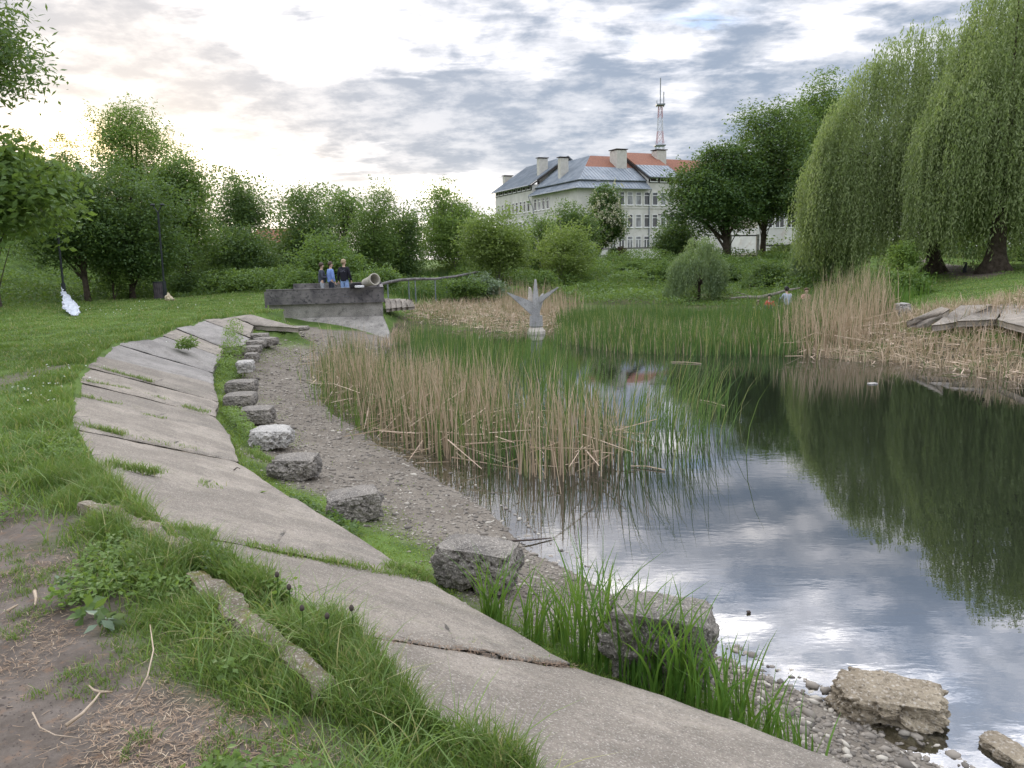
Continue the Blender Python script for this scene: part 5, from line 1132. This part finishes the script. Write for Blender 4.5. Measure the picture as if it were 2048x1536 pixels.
def long_blades():
    rng = rng_(17); q = polar(60000, 1.5, 9, -43, 6, 1.35, rng); q = q[inpoly(q, LANDL)]; qT = segdist(q, TOP); m = fbm(q, 2.0, 3); dP = np.where(inpoly(q, PATH), -1, 1)*segdist(q, PATH, None, True)
    k = rng.random(len(q)) < sstep(dP, .0, .25)*(.10+.55*sstep(m, .45, .62))*(.35+.65*sstep(qT, 1.1, .1)); q = q[k]; r = np.hypot(*q.T); cl_ = np.minimum(*[segdist(q, A_(px(c_))) for c_ in CURBS]); q, r = q[cl_ > .03], r[cl_ > .03]
    obj('long_grass', blades(np.column_stack([q, height(q)-.01]), rng.uniform(.12, .26, len(q)), .0045*(1+r*.12), rng, .95, 4, rng.uniform(.1, 1., len(q))), M['grass'], kind='stuff')
    q = polar(16000, 1.6, 9, -43, 6, 1.3, rng); q = q[inpoly(q, LANDL)]; dP = np.where(inpoly(q, PATH), -1, 1)*segdist(q, PATH, None, True); q = q[(dP > -.12) & (fbm(q, 1.1, 3) > .53) & (np.minimum(*[segdist(q, A_(px(c_))) for c_ in CURBS]) > .12)]
    c = np.repeat(np.column_stack([q, height(q)]), 7, 0); c = c+rng.normal(size=c.shape)*A_([.022, .022, .0]); c[:, 2] += rng.uniform(.02, .10, len(c)); obj('broadleaf_weeds', leaf_cards(c, .035, .022, rng, 0, 1.2), M['leaf_light'], kind='stuff')
    q = polar(5000, 1.5, 6, -43, 4, 1.3, rng); q = q[inpoly(q, LANDL)]; dP = np.where(inpoly(q, PATH), -1, 1)*segdist(q, PATH, None, True); q = q[(np.abs(dP+.05) < .30) & (fbm(q, 2.5, 2) > .47)]
    c = np.repeat(np.column_stack([q, height(q)-.005]), 12, 0)+rng.normal(size=(len(q)*12, 3))*A_([.02, .02, 0]); obj('edge_tufts', blades(c, .05, .004, rng, .8, 2), M['grass'], kind='stuff')
long_blades()
def rand_in(poly, n, rng, g=0.):
    poly = A_(poly)[:, :2]; lo, hi_ = poly.min(0), poly.max(0); out = []
    while sum(map(len, out)) < n:
        q = lo+rng.random((n*3, 2))*(hi_-lo); out.append(q[inpoly(q, poly)])
    return np.vstack(out)[:n]
def tufts(name, spots, n_each, h, spread, seed, w=.004, mat='grass', kind='stuff', z=None, bend=.6, **kw):
    rng = rng_(seed); P3, hh = [], []
    for (x, y, zz_, s) in spots:
        c = P(x, y, zz_); m = int(n_each*s); q = c+rng.normal(size=(m, 3))*A_([1, 1, 0])*spread*s**.5; P3.append(q); hh.append(np.full(m, h*(.7+.4*s)))
    p = np.vstack(P3); return obj(name, blades(p, np.concatenate(hh), w*(1+.06*p[:, 1]), rng, bend), M[mat], kind=kind, **kw)
# grass growing out of the joints between the slabs
def joint_grass():
    rng = rng_(12); parts = []
    J = [((330, 1062, -.03), (415, 1075, -.12), 520, .10), ((485, 1090, -.2), (600, 1112, -.35), 420, .05), ((600, 1112, -.35), (855, 1163, -.77), 900, .05), ((770, 1135, -.68), (850, 1160, -.77), 700, .09),
         ((205, 930, -.02), (320, 950, -.15), 420, .10), ((395, 965, -.25), (435, 975, -.3), 60, .06), ((500, 905, -.72), (540, 925, -.75), 360, .10),
         ((150, 852, -.03), (250, 872, -.2), 380, .09), ((250, 872, -.2), (400, 900, -.5), 120, .03), ((150, 790, -.03), (235, 812, -.25), 260, .07), ((270, 830, -.3), (330, 838, -.4), 120, .05),
         ((165, 762, -.03), (260, 783, -.3), 300, .08), ((260, 783, -.3), (330, 800, -.45), 110, .05), ((365, 812, -.5), (415, 826, -.65), 160, .07),
         ((180, 735, -.03), (305, 766, -.35), 420, .09), ((560, 1170, -.3), (700, 1265, -.1), 500, .05), ((700, 1262, -.1), (780, 1278, -.25), 90, .04), ((885, 1290, -.4), (945, 1300, -.5), 130, .05), ((960, 1302, -.5), (1100, 1322, -.74), 90, .02),
         ((298, 676, -.02), (340, 690, -.2), 60, .05), ((505, 650, -.45), (545, 668, -.6), 300, .12)]
    for a, b, n, h in J:
        A0, B0 = P(*a), P(*b); t = rng.random(n)**.8; q = A0+(B0-A0)*t[:, None]+rng.normal(size=(n, 3))*A_([.035, .035, 0])
        parts.append(blades(q, h*(.5+.8*fbm(q, 5, 2)), .0035*(1+.12*A0[1]), rng, .7, 3, rng.uniform(.3, 1, n)))
    obj('joint_grass', join(*parts), M['grass'], kind='stuff')
joint_grass()
def strip_green():
    """low bright green along the foot of the slabs and round the blocks"""
    rng = rng_(13); p = polar(150000, 3.2, 30, -32, 22, 1.4, rng); inR_ = inpoly(p, RIM[:, :2]) & ~inpoly(p, Wp) & ~inpoly(p, STRIP) & (p[:, 0] < 4); p = p[inR_]
    dB = segdist(p, BOT[:, :2]); gn = fbm(p, .9, 4); far = sstep(p[:, 1], 12, 22)
    den = 1-sstep(dB+(gn-.5)*1.6, .25, .95+1.2*far); r2 = fbm(p, 3, 3); den = np.maximum(den, .10*(r2 > .6)); k = rng.random(len(p)) < den; p, dB = p[k], dB[k]
    h = .03+.09*sstep(dB, .35, 0)*fbm(p, 3, 2); z = height(p)
    obj('low_greenery', blades(np.column_stack([p, z-.005]), h, .004*(1+p[:, 1]*.22), rng, .8, 2, rng.uniform(.2, 1, len(p))), M['moss'], kind='stuff')
strip_green()
def far_grass():
    rng = rng_(14); p = polar(150000, 17, 75, -20, 40, 1.2, rng)
    ok = ~inpoly(p, RIM[:, :2]) & ~inpoly(p, LANDL); p = p[ok]; pn = fbm(p, .5, 3)
    k = rng.random(len(p)) < (1-.97*(1-sstep(segdist(p, PATH3)+(pn-.5)*1.5, .5, 1.1))); p = p[k]
    h = np.where(p[:, 0] > 11, .09, np.where((p[:, 0] < -2) & (p[:, 1] < 38), .12, .28))*(.6+.8*fbm(p, .6, 3)); z = height(p)
    obj('bank_grass', blades(np.column_stack([p, z-.02]), h, .0035*(1+np.hypot(*p.T)*.25), rng, .5, 2, np.clip(fbm(p, .3, 3)*1.4-.35+rng.uniform(-.15, .2, len(p)), 0, 1)), M['grass'], kind='stuff')
far_grass()
def undergrowth(name, poly, n, Hh, seed, mat, leaf=(.13, .075), mound=.35, hmin=.1):
    rng = rng_(seed); p = rand_in(poly, n, rng); m = sstep(fbm(p, mound, 3), .3, .68); z = height(p); u = rng.random(n)**.6
    q = np.column_stack([p, z+(hmin+Hh*m)*u]); obj(name, leaf_cards(q, leaf[0], leaf[1], rng, .1, .8, tintb=(m-.4)*.5), M[mat], kind='stuff')
undergrowth('hillside_undergrowth', [(-46, 16), (-24.5, 16), (-22.5, 24), (-20.8, 31), (-19.4, 38), (-15, 44), (-9, 47), (-2, 46), (0, 52), (-20, 58), (-50, 50)], 80000, 1.0, 21, 'leaf_mid', (.17, .10))
undergrowth('distant_woods', [(-52, 42), (-34, 44), (-20, 50), (-8, 56), (2, 60), (2, 66), (-12, 64), (-30, 60), (-55, 56)], 60000, 5.2, 27, 'leaf_dark', (.26, .15), .16, 1.0)
undergrowth('distant_hedge', [(22, 58), (30, 52), (52, 40), (56, 48), (34, 66), (22, 66)], 34000, 5.0, 28, 'leaf_dark', (.28, .16), .16, 1.0)
undergrowth('nettle_patch', [(-20.5, 37), (-14.5, 40), (-9, 43.5), (-3, 42), (-3, 47), (-12, 49), (-22, 46)], 22000, 1.2, 22, 'leaf_mid', (.16, .09))
undergrowth('bank_undergrowth', [tuple(P(x, y, z)[:2]) for x, y, z in [(830, 590, -.6), (1000, 583, -.4), (1180, 578, -.2), (1340, 574, -.1), (1480, 573, -.1), (1620, 575, -.2), (1720, 580, -.3)]]+[(21, 58), (14, 64), (0, 64), (-8, 56)], 52000, .75, 23, 'leaf_mid', (.17, .10))
undergrowth('slab_foot_weeds', px([(432, 745, -.8), (470, 755, -.85), (500, 745, -.85), (490, 700, -.8), (470, 690, -.75), (445, 715, -.75)]), 2600, .38, 24, 'leaf_light', (.055, .035), 1.2)
undergrowth('slab_foot_weeds', px([(438, 812, -.8), (470, 860, -.85), (520, 905, -.9), (520, 880, -.9), (490, 850, -.9), (460, 815, -.85)]), 1500, .22, 25, 'leaf_light', (.045, .028), 1.2)
undergrowth('slab_foot_weeds', px([(560, 975, -.85), (640, 1025, -.9), (720, 1065, -.95), (700, 1090, -.9), (640, 1040, -.85)]), 900, .12, 26, 'leaf_mid', (.05, .03), 1.6)
def weed(cx_, cy_, z_, r_, h_, n_, leaf_, mat, label, seed, name='weed_plant'):
    rng = rng_(seed); c = P(cx_, cy_, z_); d = rng.normal(size=(n_, 3)); d /= np.linalg.norm(d, axis=1)[:, None]; q = c+d*A_([r_, r_, h_])*rng.random(n_)[:, None]**.4; q[:, 2] = np.maximum(q[:, 2]+h_*.3, c[2])
    obj(name, leaf_cards(q, leaf_, leaf_*.55, rng, 0, .8), M[mat], loc=tuple(c), label=label, cat='plant')
weed(374, 694, -.22, .24, .20, 420, .08, 'leaf_light', 'round green weed growing out of a far slab', 31)
weed(245, 1022, .02, .05, .08, 26, .06, 'leaf_mid', 'small upright weed at the crumbling curb', 32)
weed(430, 1125, .05, .08, .07, 60, .035, 'leaf_grey', 'pale woolly weed beside the tuft above the tan slab', 33)
weed(180, 1222, .03, .07, .03, 14, .09, 'leaf_mid', 'flat broad-leaved plantain in the path grass', 34)
weed(215, 1250, .03, .06, .04, 18, .08, 'leaf_grey', 'bluish plantain leaves beside the broad-leaved one', 35)
weed(128, 1165, .03, .05, .03, 16, .05, 'leaf_grey', 'tiny grey rosette at the path rim', 36)
# dandelion heads over the curb
def dandelion(x, y, zt_, label, open_=False):
    b = P(x, y+70, .0); top = D(x+6, y-15, b[1]); t = thing('dandelion', b, label, 'dandelion', 'dandelions gone to seed over the curb')
    obj('stem', tube(bez(b, (b+top)/2+A_([.02, 0, .02]), top, 6), .0022, 5), M['iris'], t)
    obj('flower_head', lathe([(.0, -.012), (.008, -.008), (.011, .004), (.006, .014), (0, .018)], top, 8), M['darkstick'], t, smooth=True)
dandelion(548, 1165, 0, 'dandelion stalk closest to the long curb piece'); dandelion(572, 1190, 0, 'short dandelion stalk with its head nodding over the slab')
dandelion(598, 1232, 0, 'tallest dandelion stalk, standing straight'); dandelion(648, 1248, 0, 'dandelion stalk leaning at the lower end of the twig slab'); dandelion(697, 1232, 0, 'last dandelion stalk, beside the thick foreground grass')
# scattered white flowers in the grass
def flowers():
    rng = rng_(41); sp_ = []
    for (x, y, n, s) in [(250, 618, 14, .8), (205, 628, 5, .6), (330, 690, 4, .3), (120, 760, 12, .35), (135, 735, 8, .3), (95, 770, 8, .3), (160, 700, 6, .4), (110, 800, 5, .3), (290, 600, 5, 1), (430, 605, 4, 1)]:
        c = P(x, y, .12); sp_.append(c+rng.normal(size=(n, 3))*A_([s, s, .03]))
    p = np.vstack(sp_); r = np.hypot(p[:, 0], p[:, 1]); q = np.repeat(p, 5, 0); 
    V = leaf_cards(q, 1, 1, rng, 0, 2); 
    Vv_ = V[0].reshape(-1, 4, 3); Vv_ = q[:, None]+(Vv_-q[:, None])*(.008+.0007*np.repeat(r, 5))[:, None, None]; obj('wildflowers', (Vv_.reshape(-1, 3), V[1], V[2]), M['petal'], kind='stuff')
flowers()
# dry needles and twigs on the path
def litter():
    rng = rng_(42); p = polar(60000, 1.5, 6.5, -44, -2, 1.4, rng); pn = fbm(p, 1.3, 5)-.5
    dP = np.where(inpoly(p, PATH), -1, 1)*segdist(p, PATH, None, True); n_ = fbm(p, 1.7, 4)
    den = np.where(inpoly(p, LANDL), 1, 0)*(sstep(-dP, -.35, .02)*(.05+1.0*(1-sstep(-dP+pn*.5, .12, .42))*sstep(n_, .38, .6)))
    k = rng.random(len(p)) < den; p = p[k]; n = len(p); z = height(p)+.004+rng.random(n)*.012; a = rng.random(n)*2*math.pi; L_ = rng.uniform(.012, .05, n)
    d = np.stack([np.cos(a), np.sin(a), rng.normal(size=n)*.12], -1); b = np.stack([-np.sin(a), np.cos(a), a*0], -1)*rng.uniform(.0007, .0016, n)[:, None]; c = np.column_stack([p, z]); m = c+d*L_[:, None]*.5+b*rng.normal(size=n)[:, None]*3; e = c+d*L_[:, None]
    V = np.stack([c-b, c+b, m+b, m-b, e+b*.4, e-b*.4], 1); i = np.arange(n)[:, None]*6; Fq = np.concatenate([i+A_([0, 1, 2, 3]), i+A_([3, 2, 4, 5])]); t = np.zeros((n, 6, 3)); t[..., 0] = rng.random(n)[:, None]; t[..., 1] = rng.random(n)[:, None]
    obj('needle_litter', (V.reshape(-1, 3), [Fq], t.reshape(-1, 3)), M['needle'], kind='stuff')
litter()
def joint_litter():
    rng = rng_(46); Cs = []
    for a, b, n, w_ in [((330, 1066, -.02), (855, 1166, -.76), 150, .02), ((700, 1264, -.0), (1150, 1332, -.78), 420, .022), ((150, 858, -.02), (478, 925, -.72), 90, .02), ((640, 1200, -.2), (690, 1262, -.1), 80, .05)]:
        A0, B0 = P(*a), P(*b); Cs.append(A0+(B0-A0)*rng.random(n)[:, None]+rng.normal(size=(n, 3))*A_([w_, w_, .004]))
    p = np.vstack(Cs); n = len(p); a = rng.random(n)*2*math.pi; d = np.stack([np.cos(a), np.sin(a), rng.normal(size=n)*.12], -1); b = np.stack([-np.sin(a), np.cos(a), a*0], -1)*rng.uniform(.001, .002, n)[:, None]; L_ = rng.uniform(.012, .04, n)[:, None]
    V = np.stack([p-b, p+b, p+d*L_+b, p+d*L_-b], 1); t = np.zeros((n, 4, 3)); t[..., 0] = rng.random(n)[:, None]*.4; t[..., 1] = .5
    V[..., 2] -= .006; obj('joint_litter', (V.reshape(-1, 3), [np.arange(4*n).reshape(n, 4)], t.reshape(-1, 3)), M['needle'], kind='stuff')
joint_litter()
# pebbles of the shore
def pebbles():
    rng = rng_(43); t_ = (1+5**.5)/2; ico = A_([(-1, t_, 0), (1, t_, 0), (-1, -t_, 0), (1, -t_, 0), (0, -1, t_), (0, 1, t_), (0, -1, -t_), (0, 1, -t_), (t_, 0, -1), (t_, 0, 1), (-t_, 0, -1), (-t_, 0, 1)], float); ico /= np.linalg.norm(ico[0])
    fi = A_([(0,11,5),(0,5,1),(0,1,7),(0,7,10),(0,10,11),(1,5,9),(5,11,4),(11,10,2),(10,7,6),(7,1,8),(3,9,4),(3,4,2),(3,2,6),(3,6,8),(3,8,9),(4,9,5),(2,4,11),(6,2,10),(8,6,7),(9,8,1)])
    p = polar(75000, 3.0, 26, -25, 42, 1.55, rng); dW = segdist(p, Wp, None, True); iw = inpoly(p, Wp)
    ok = inpoly(p, RIM[:, :2]) & (~iw | (dW < .35)) & ~inpoly(p, STRIP) & (p[:, 0] < 5.2) & (p[:, 1] < 25); p = p[ok]; dB = segdist(p, BOT[:, :2]); gn = fbm(p, .9, 4)
    k = rng.random(len(p)) < sstep(dB+(gn-.5)*1.2, .1, .7); p = p[k]; n = len(p); r = np.hypot(*p.T)
    s = rng.lognormal(-4.75, .42, n)*(1+r*.055); s = np.where(p[:, 0] > .9, s*1.35, s)
    rot = rng.random(n)*2*math.pi; sc = np.stack([s*rng.uniform(.8, 1.6, n), s*rng.uniform(.6, 1., n), s*rng.uniform(.3, .6, n)], -1)
    v = ico[None]*sc[:, None]*rng.uniform(.8, 1.2, (n, 12, 1)); c_, s_ = np.cos(rot)[:, None], np.sin(rot)[:, None]; x_ = v[..., 0]*c_-v[..., 1]*s_; y_ = v[..., 0]*s_+v[..., 1]*c_
    v = np.stack([x_, y_, v[..., 2]], -1)+np.column_stack([p, height(p)+s*.15])[:, None]
    t = np.zeros((n, 12, 3)); t[..., 0] = rng.random(n)[:, None]; t[..., 1] = rng.random(n)[:, None]
    obj('pebbles', (v.reshape(-1, 3), [(np.arange(n)[:, None, None]*12+fi[None]).reshape(-1, 3)], t.reshape(-1, 3)), M['pebble'], kind='stuff', smooth=True)
pebbles()
def crumbs():
    rng = rng_(47); p = polar(26000, 1.4, 6.5, -44, -2, 1.3, rng); dP = np.where(inpoly(p, PATH), 1, -1)*segdist(p, PATH, None, True); p = p[(rng.random(len(p)) < sstep(dP, -.05, .3)) & inpoly(p, LANDL)]; n = len(p)
    o_ = A_([(1, 0, 0), (0, 1, 0), (-1, 0, 0), (0, -1, 0), (0, 0, 1), (0, 0, -1)], float); f_ = A_([(0, 1, 4), (1, 2, 4), (2, 3, 4), (3, 0, 4), (1, 0, 5), (2, 1, 5), (3, 2, 5), (0, 3, 5)])
    s_ = rng.lognormal(-5.9, .5, n)[:, None, None]; v = o_[None]*s_*rng.uniform(.6, 1.4, (n, 6, 1)); v = v*A_([1, 1, .6])+np.column_stack([p, height(p)])[:, None]
    t = np.zeros((n, 6, 3)); t[..., 0] = rng.random(n)[:, None]; obj('soil_crumbs', (v.reshape(-1, 3), [(np.arange(n)[:, None, None]*6+f_[None]).reshape(-1, 3)], t.reshape(-1, 3)), M['crumb'], kind='stuff')
crumbs()
# reeds
def reeds(name, poly, n, h, w, seed, mat, bend=.12, lean=None, dens=None, fallen=0., k=3, z=-1.22, tint=None, flat=0.):
    rng = rng_(seed); p = rand_in(px([(x, y, -1.2) for x, y in poly]), n, rng); p = p+rng.normal(size=p.shape)*.16*np.clip(p[:, 1:]/12, .5, 1.5)
    if dens: m = fbm(p, dens[0], 3); p = p[rng.random(n) < sstep(m, dens[1], dens[2])]
    n = len(p); hh = h*(.35+.95*fbm(p, .9, 3))*(np.clip(1.28-.025*p[:, 1], .8, 1.1) if seed in (51, 52) else 1)*np.where(rng.random(n) < .22, rng.uniform(.35, .8, n), 1); gz = np.maximum(z, height(p)-.02)
    if not fallen: o = blades(np.column_stack([p, gz]), hh, w, rng, bend, k, tint, lean)
    else:
        nf = int(n*fallen); o1 = blades(np.column_stack([p[nf:], gz[nf:]]), hh[nf:], w, rng, bend, k, None, lean)
        q = np.column_stack([p[:nf], gz[:nf]+rng.random(nf)*.35*h]); a = rng.random(nf)*2*math.pi; d = np.stack([np.cos(a), np.sin(a), rng.normal(size=nf)*.25-.1+flat], -1); L_ = hh[:nf]*rng.uniform(.3, .9, nf)
        o2 = leaf_cards(q, 1, 1, rng, d=d); v = o2[0].reshape(-1, 4, 3); b = v[:, 1]-v[:, 3]; b /= np.linalg.norm(b, axis=1)[:, None]; e = q+d/np.linalg.norm(d, axis=1)[:, None]*L_[:, None]; e[:, 2] = np.maximum(e[:, 2], gz[:nf]+.03)
        bw = b*w*.55; v = np.stack([q-bw, q+bw, e+bw*.5, e-bw*.5], 1); o = join(o1, (v.reshape(-1, 3), o2[1], o2[2]))
    return obj(name, o, M[mat], kind='stuff')
TA = [(640, 742), (664, 795), (760, 868), (870, 918), (960, 948), (1080, 955), (1195, 952), (1262, 905), (1130, 850), (900, 790), (800, 752), (735, 722), (680, 708)]
reeds('dry_reeds', TA, 5000, 1.34, .017, 51, 'reedt', .14, k=3, fallen=.22, dens=(.8, .26, .46))
reeds('green_reeds', TA, 1700, 1.25, .014, 52, 'reedg', .14)
reeds('green_reeds', [(795, 690), (900, 770), (1100, 845), (1262, 900), (1310, 890), (1250, 830), (1180, 780), (1120, 740), (1100, 700), (1045, 700), (900, 676), (830, 672)], 2900, 1.0, .016, 53, 'reedg', .22, lean=((1, -.1, 0), .45), dens=(.5, .25, .5))
reeds('green_reeds', [(1190, 905), (1250, 960), (1330, 962), (1470, 900), (1460, 830), (1400, 780), (1290, 830)], 400, 1.45, .011, 54, 'reedg', .35, lean=((1, -.2, 0), .6))
reeds('green_reeds', [(1120, 650), (1128, 690), (1260, 706), (1400, 712), (1600, 712), (1640, 690), (1600, 650), (1480, 635), (1300, 630), (1180, 632)], 15000, .88, .02, 55, 'reedg', .18)
reeds('dry_reeds', [(1130, 690), (1260, 706), (1600, 712), (1640, 690), (1500, 660), (1150, 670)], 900, .85, .02, 56, 'reedt', .1)
reeds('dry_reeds', [(1570, 655), (1580, 708), (1650, 712), (1720, 704), (1780, 670), (1740, 640), (1640, 636)], 2600, 1.75, .022, 57, 'reedt', .12, fallen=.2)
reeds('green_reeds', [(1480, 650), (1500, 700), (1640, 690), (1800, 650), (1760, 635), (1600, 632)], 1800, 1.7, .022, 58, 'reedg', .15)
reeds('dry_reeds', [(1600, 700), (1620, 716), (1800, 729), (1960, 752), (2140, 775), (2200, 700), (2000, 676), (1860, 664), (1740, 660), (1640, 680)], 7600, .62, .020, 59, 'reedt', .3, fallen=.45)
reeds('dry_reeds', [(800, 652), (830, 660), (880, 655), (1000, 668), (1130, 664), (1150, 640), (1080, 606), (950, 610), (860, 622), (800, 638)], 8500, .55, .026, 60, 'reedt', .4, fallen=.6)
reeds('dry_reeds', [(1000, 640), (1150, 645), (1165, 625), (1100, 600), (1010, 600)], 900, 1.35, .024, 61, 'reedt', .12)
reeds('green_reeds', [(800, 628), (860, 618), (950, 606), (1020, 602), (1020, 590), (900, 592), (800, 600)], 4200, .9, .028, 62, 'reedg', .2)
reeds('green_reeds', [(1745, 650), (1800, 655), (1830, 640), (1860, 618), (1780, 612)], 900, 1.0, .026, 63, 'iris', .2)
reeds('green_reeds', [(612, 760), (660, 830), (760, 885), (780, 870), (660, 780), (640, 730)], 320, .45, .012, 64, 'iris', .3)
reeds('green_reeds', [(690, 700), (800, 690), (820, 672), (780, 690)], 300, .7, .02, 65, 'reedt', .3)
# single tall blade plants along the foot of the nearest slab
IR = 'blade plants along the foot of the nearest slabs'
rp = rng_(71)
for k, (x, y, hpx, nb, lab) in enumerate([(985, 1250, 150, 20, 'drooping blade plant against the dark slanting block'), (1060, 1275, 130, 14, 'blade plant between the drooping one and the upright pair'), (1120, 1275, 120, 12, 'light thin blade plant with a broad leaf, at the tip of the twig slab'),
    (1160, 1310, 190, 16, 'tall upright blade plant just past the slab tip'), (1215, 1325, 200, 18, 'upright blade plant in front of the large block left edge'), (1262, 1350, 180, 16, 'thick blade plant in front of the large block'), (1310, 1370, 190, 16, 'blade plant with one long arching leaf over the water'),
    (1362, 1395, 190, 18, 'blade plant at the lower right face of the large block'), (1412, 1420, 160, 16, 'blade plant standing just past the large block'), (1470, 1455, 150, 16, 'blade plant above the pebbles'), (1530, 1490, 140, 14, 'blade plant whose longest leaf bends to the corner rock'), (1590, 1530, 120, 12, 'last blade plant at the bottom rim')]):
    c = P(x, y, -.98); s = c[1]/F; n = nb*2; q = c+rp.normal(size=(n, 3))*A_([.055, .055, 0]); hh = hpx*s*1.35
    w_ = rp.uniform(.010, .021, n)
    VF = blades(q-[0, 0, .03], hh, w_, rp, .38, 5, rp.uniform(0, .9, n)); short = blades(c+rp.normal(size=(60, 3))*A_([.09, .09, 0])-[0, 0, .02], hh*.28, .005, rp, .5, 3, rp.uniform(.3, 1, 60))
    obj('reed_plant', join(VF, short), M['iris'], loc=tuple(c), label=lab, cat='reed plant', group=IR)
# floating things
def flat_bits():
    c = P(1745, 767, -1.19); VF = rock(c, (.20, .12, .03), .2, 9, .6, 8); obj('floating_scrap', VF, M['pale'], loc=tuple(c), smooth=True, label='pale scrap floating in the open water', cat='litter')
    c = P(1497, 1224, -1.19); obj('floating_seed', rock(c, (.03, .02, .02), .2, 3, .5, 6), M['darkstick'], loc=tuple(c), smooth=True, label='tiny dark seed floating alone near the blade plants', cat='seed')
    c = P(1862, 1374, -1.19); obj('floating_leaf', rock(c, (.035, .025, .008), .7, 4, .5, 6), M['darkstick'], loc=tuple(c), smooth=True, label='brown leaf floating behind the porous rock', cat='leaf')
    c = P(516, 988, -.63); obj('fallen_leaf', leaf_cards(np.repeat(c[None]+[0, 0, .01], 2, 0), .085, .05, rng_(1), d=A_([(1, .25, .06), (1, .3, .12)])), M['leaf_light'], loc=tuple(c), label='single green leaf lying on a slab', cat='leaf')
    rng = rng_(72); q = px([(1225, 706, -1.19), (1290, 708, -1.19)])
    for (a, b, lb_) in [((1342, 724), (1402, 727), 'pale reed stem floating before the green reed edge'), ((1260, 932), (1330, 940), 'broken reed stem floating under the leaning reeds'), ((1400, 800), (1450, 812), 'bent reed stem floating in the dark reflection')]:
        A0, B0 = P(*a, -1.185), P(*b, -1.185); obj('floating_reed', tube([A0, (A0+B0)/2+A_([0, .05, .01]), B0], .012, 5), M['dry'], loc=tuple(A0), label=lb_, cat='reed stem')
flat_bits()
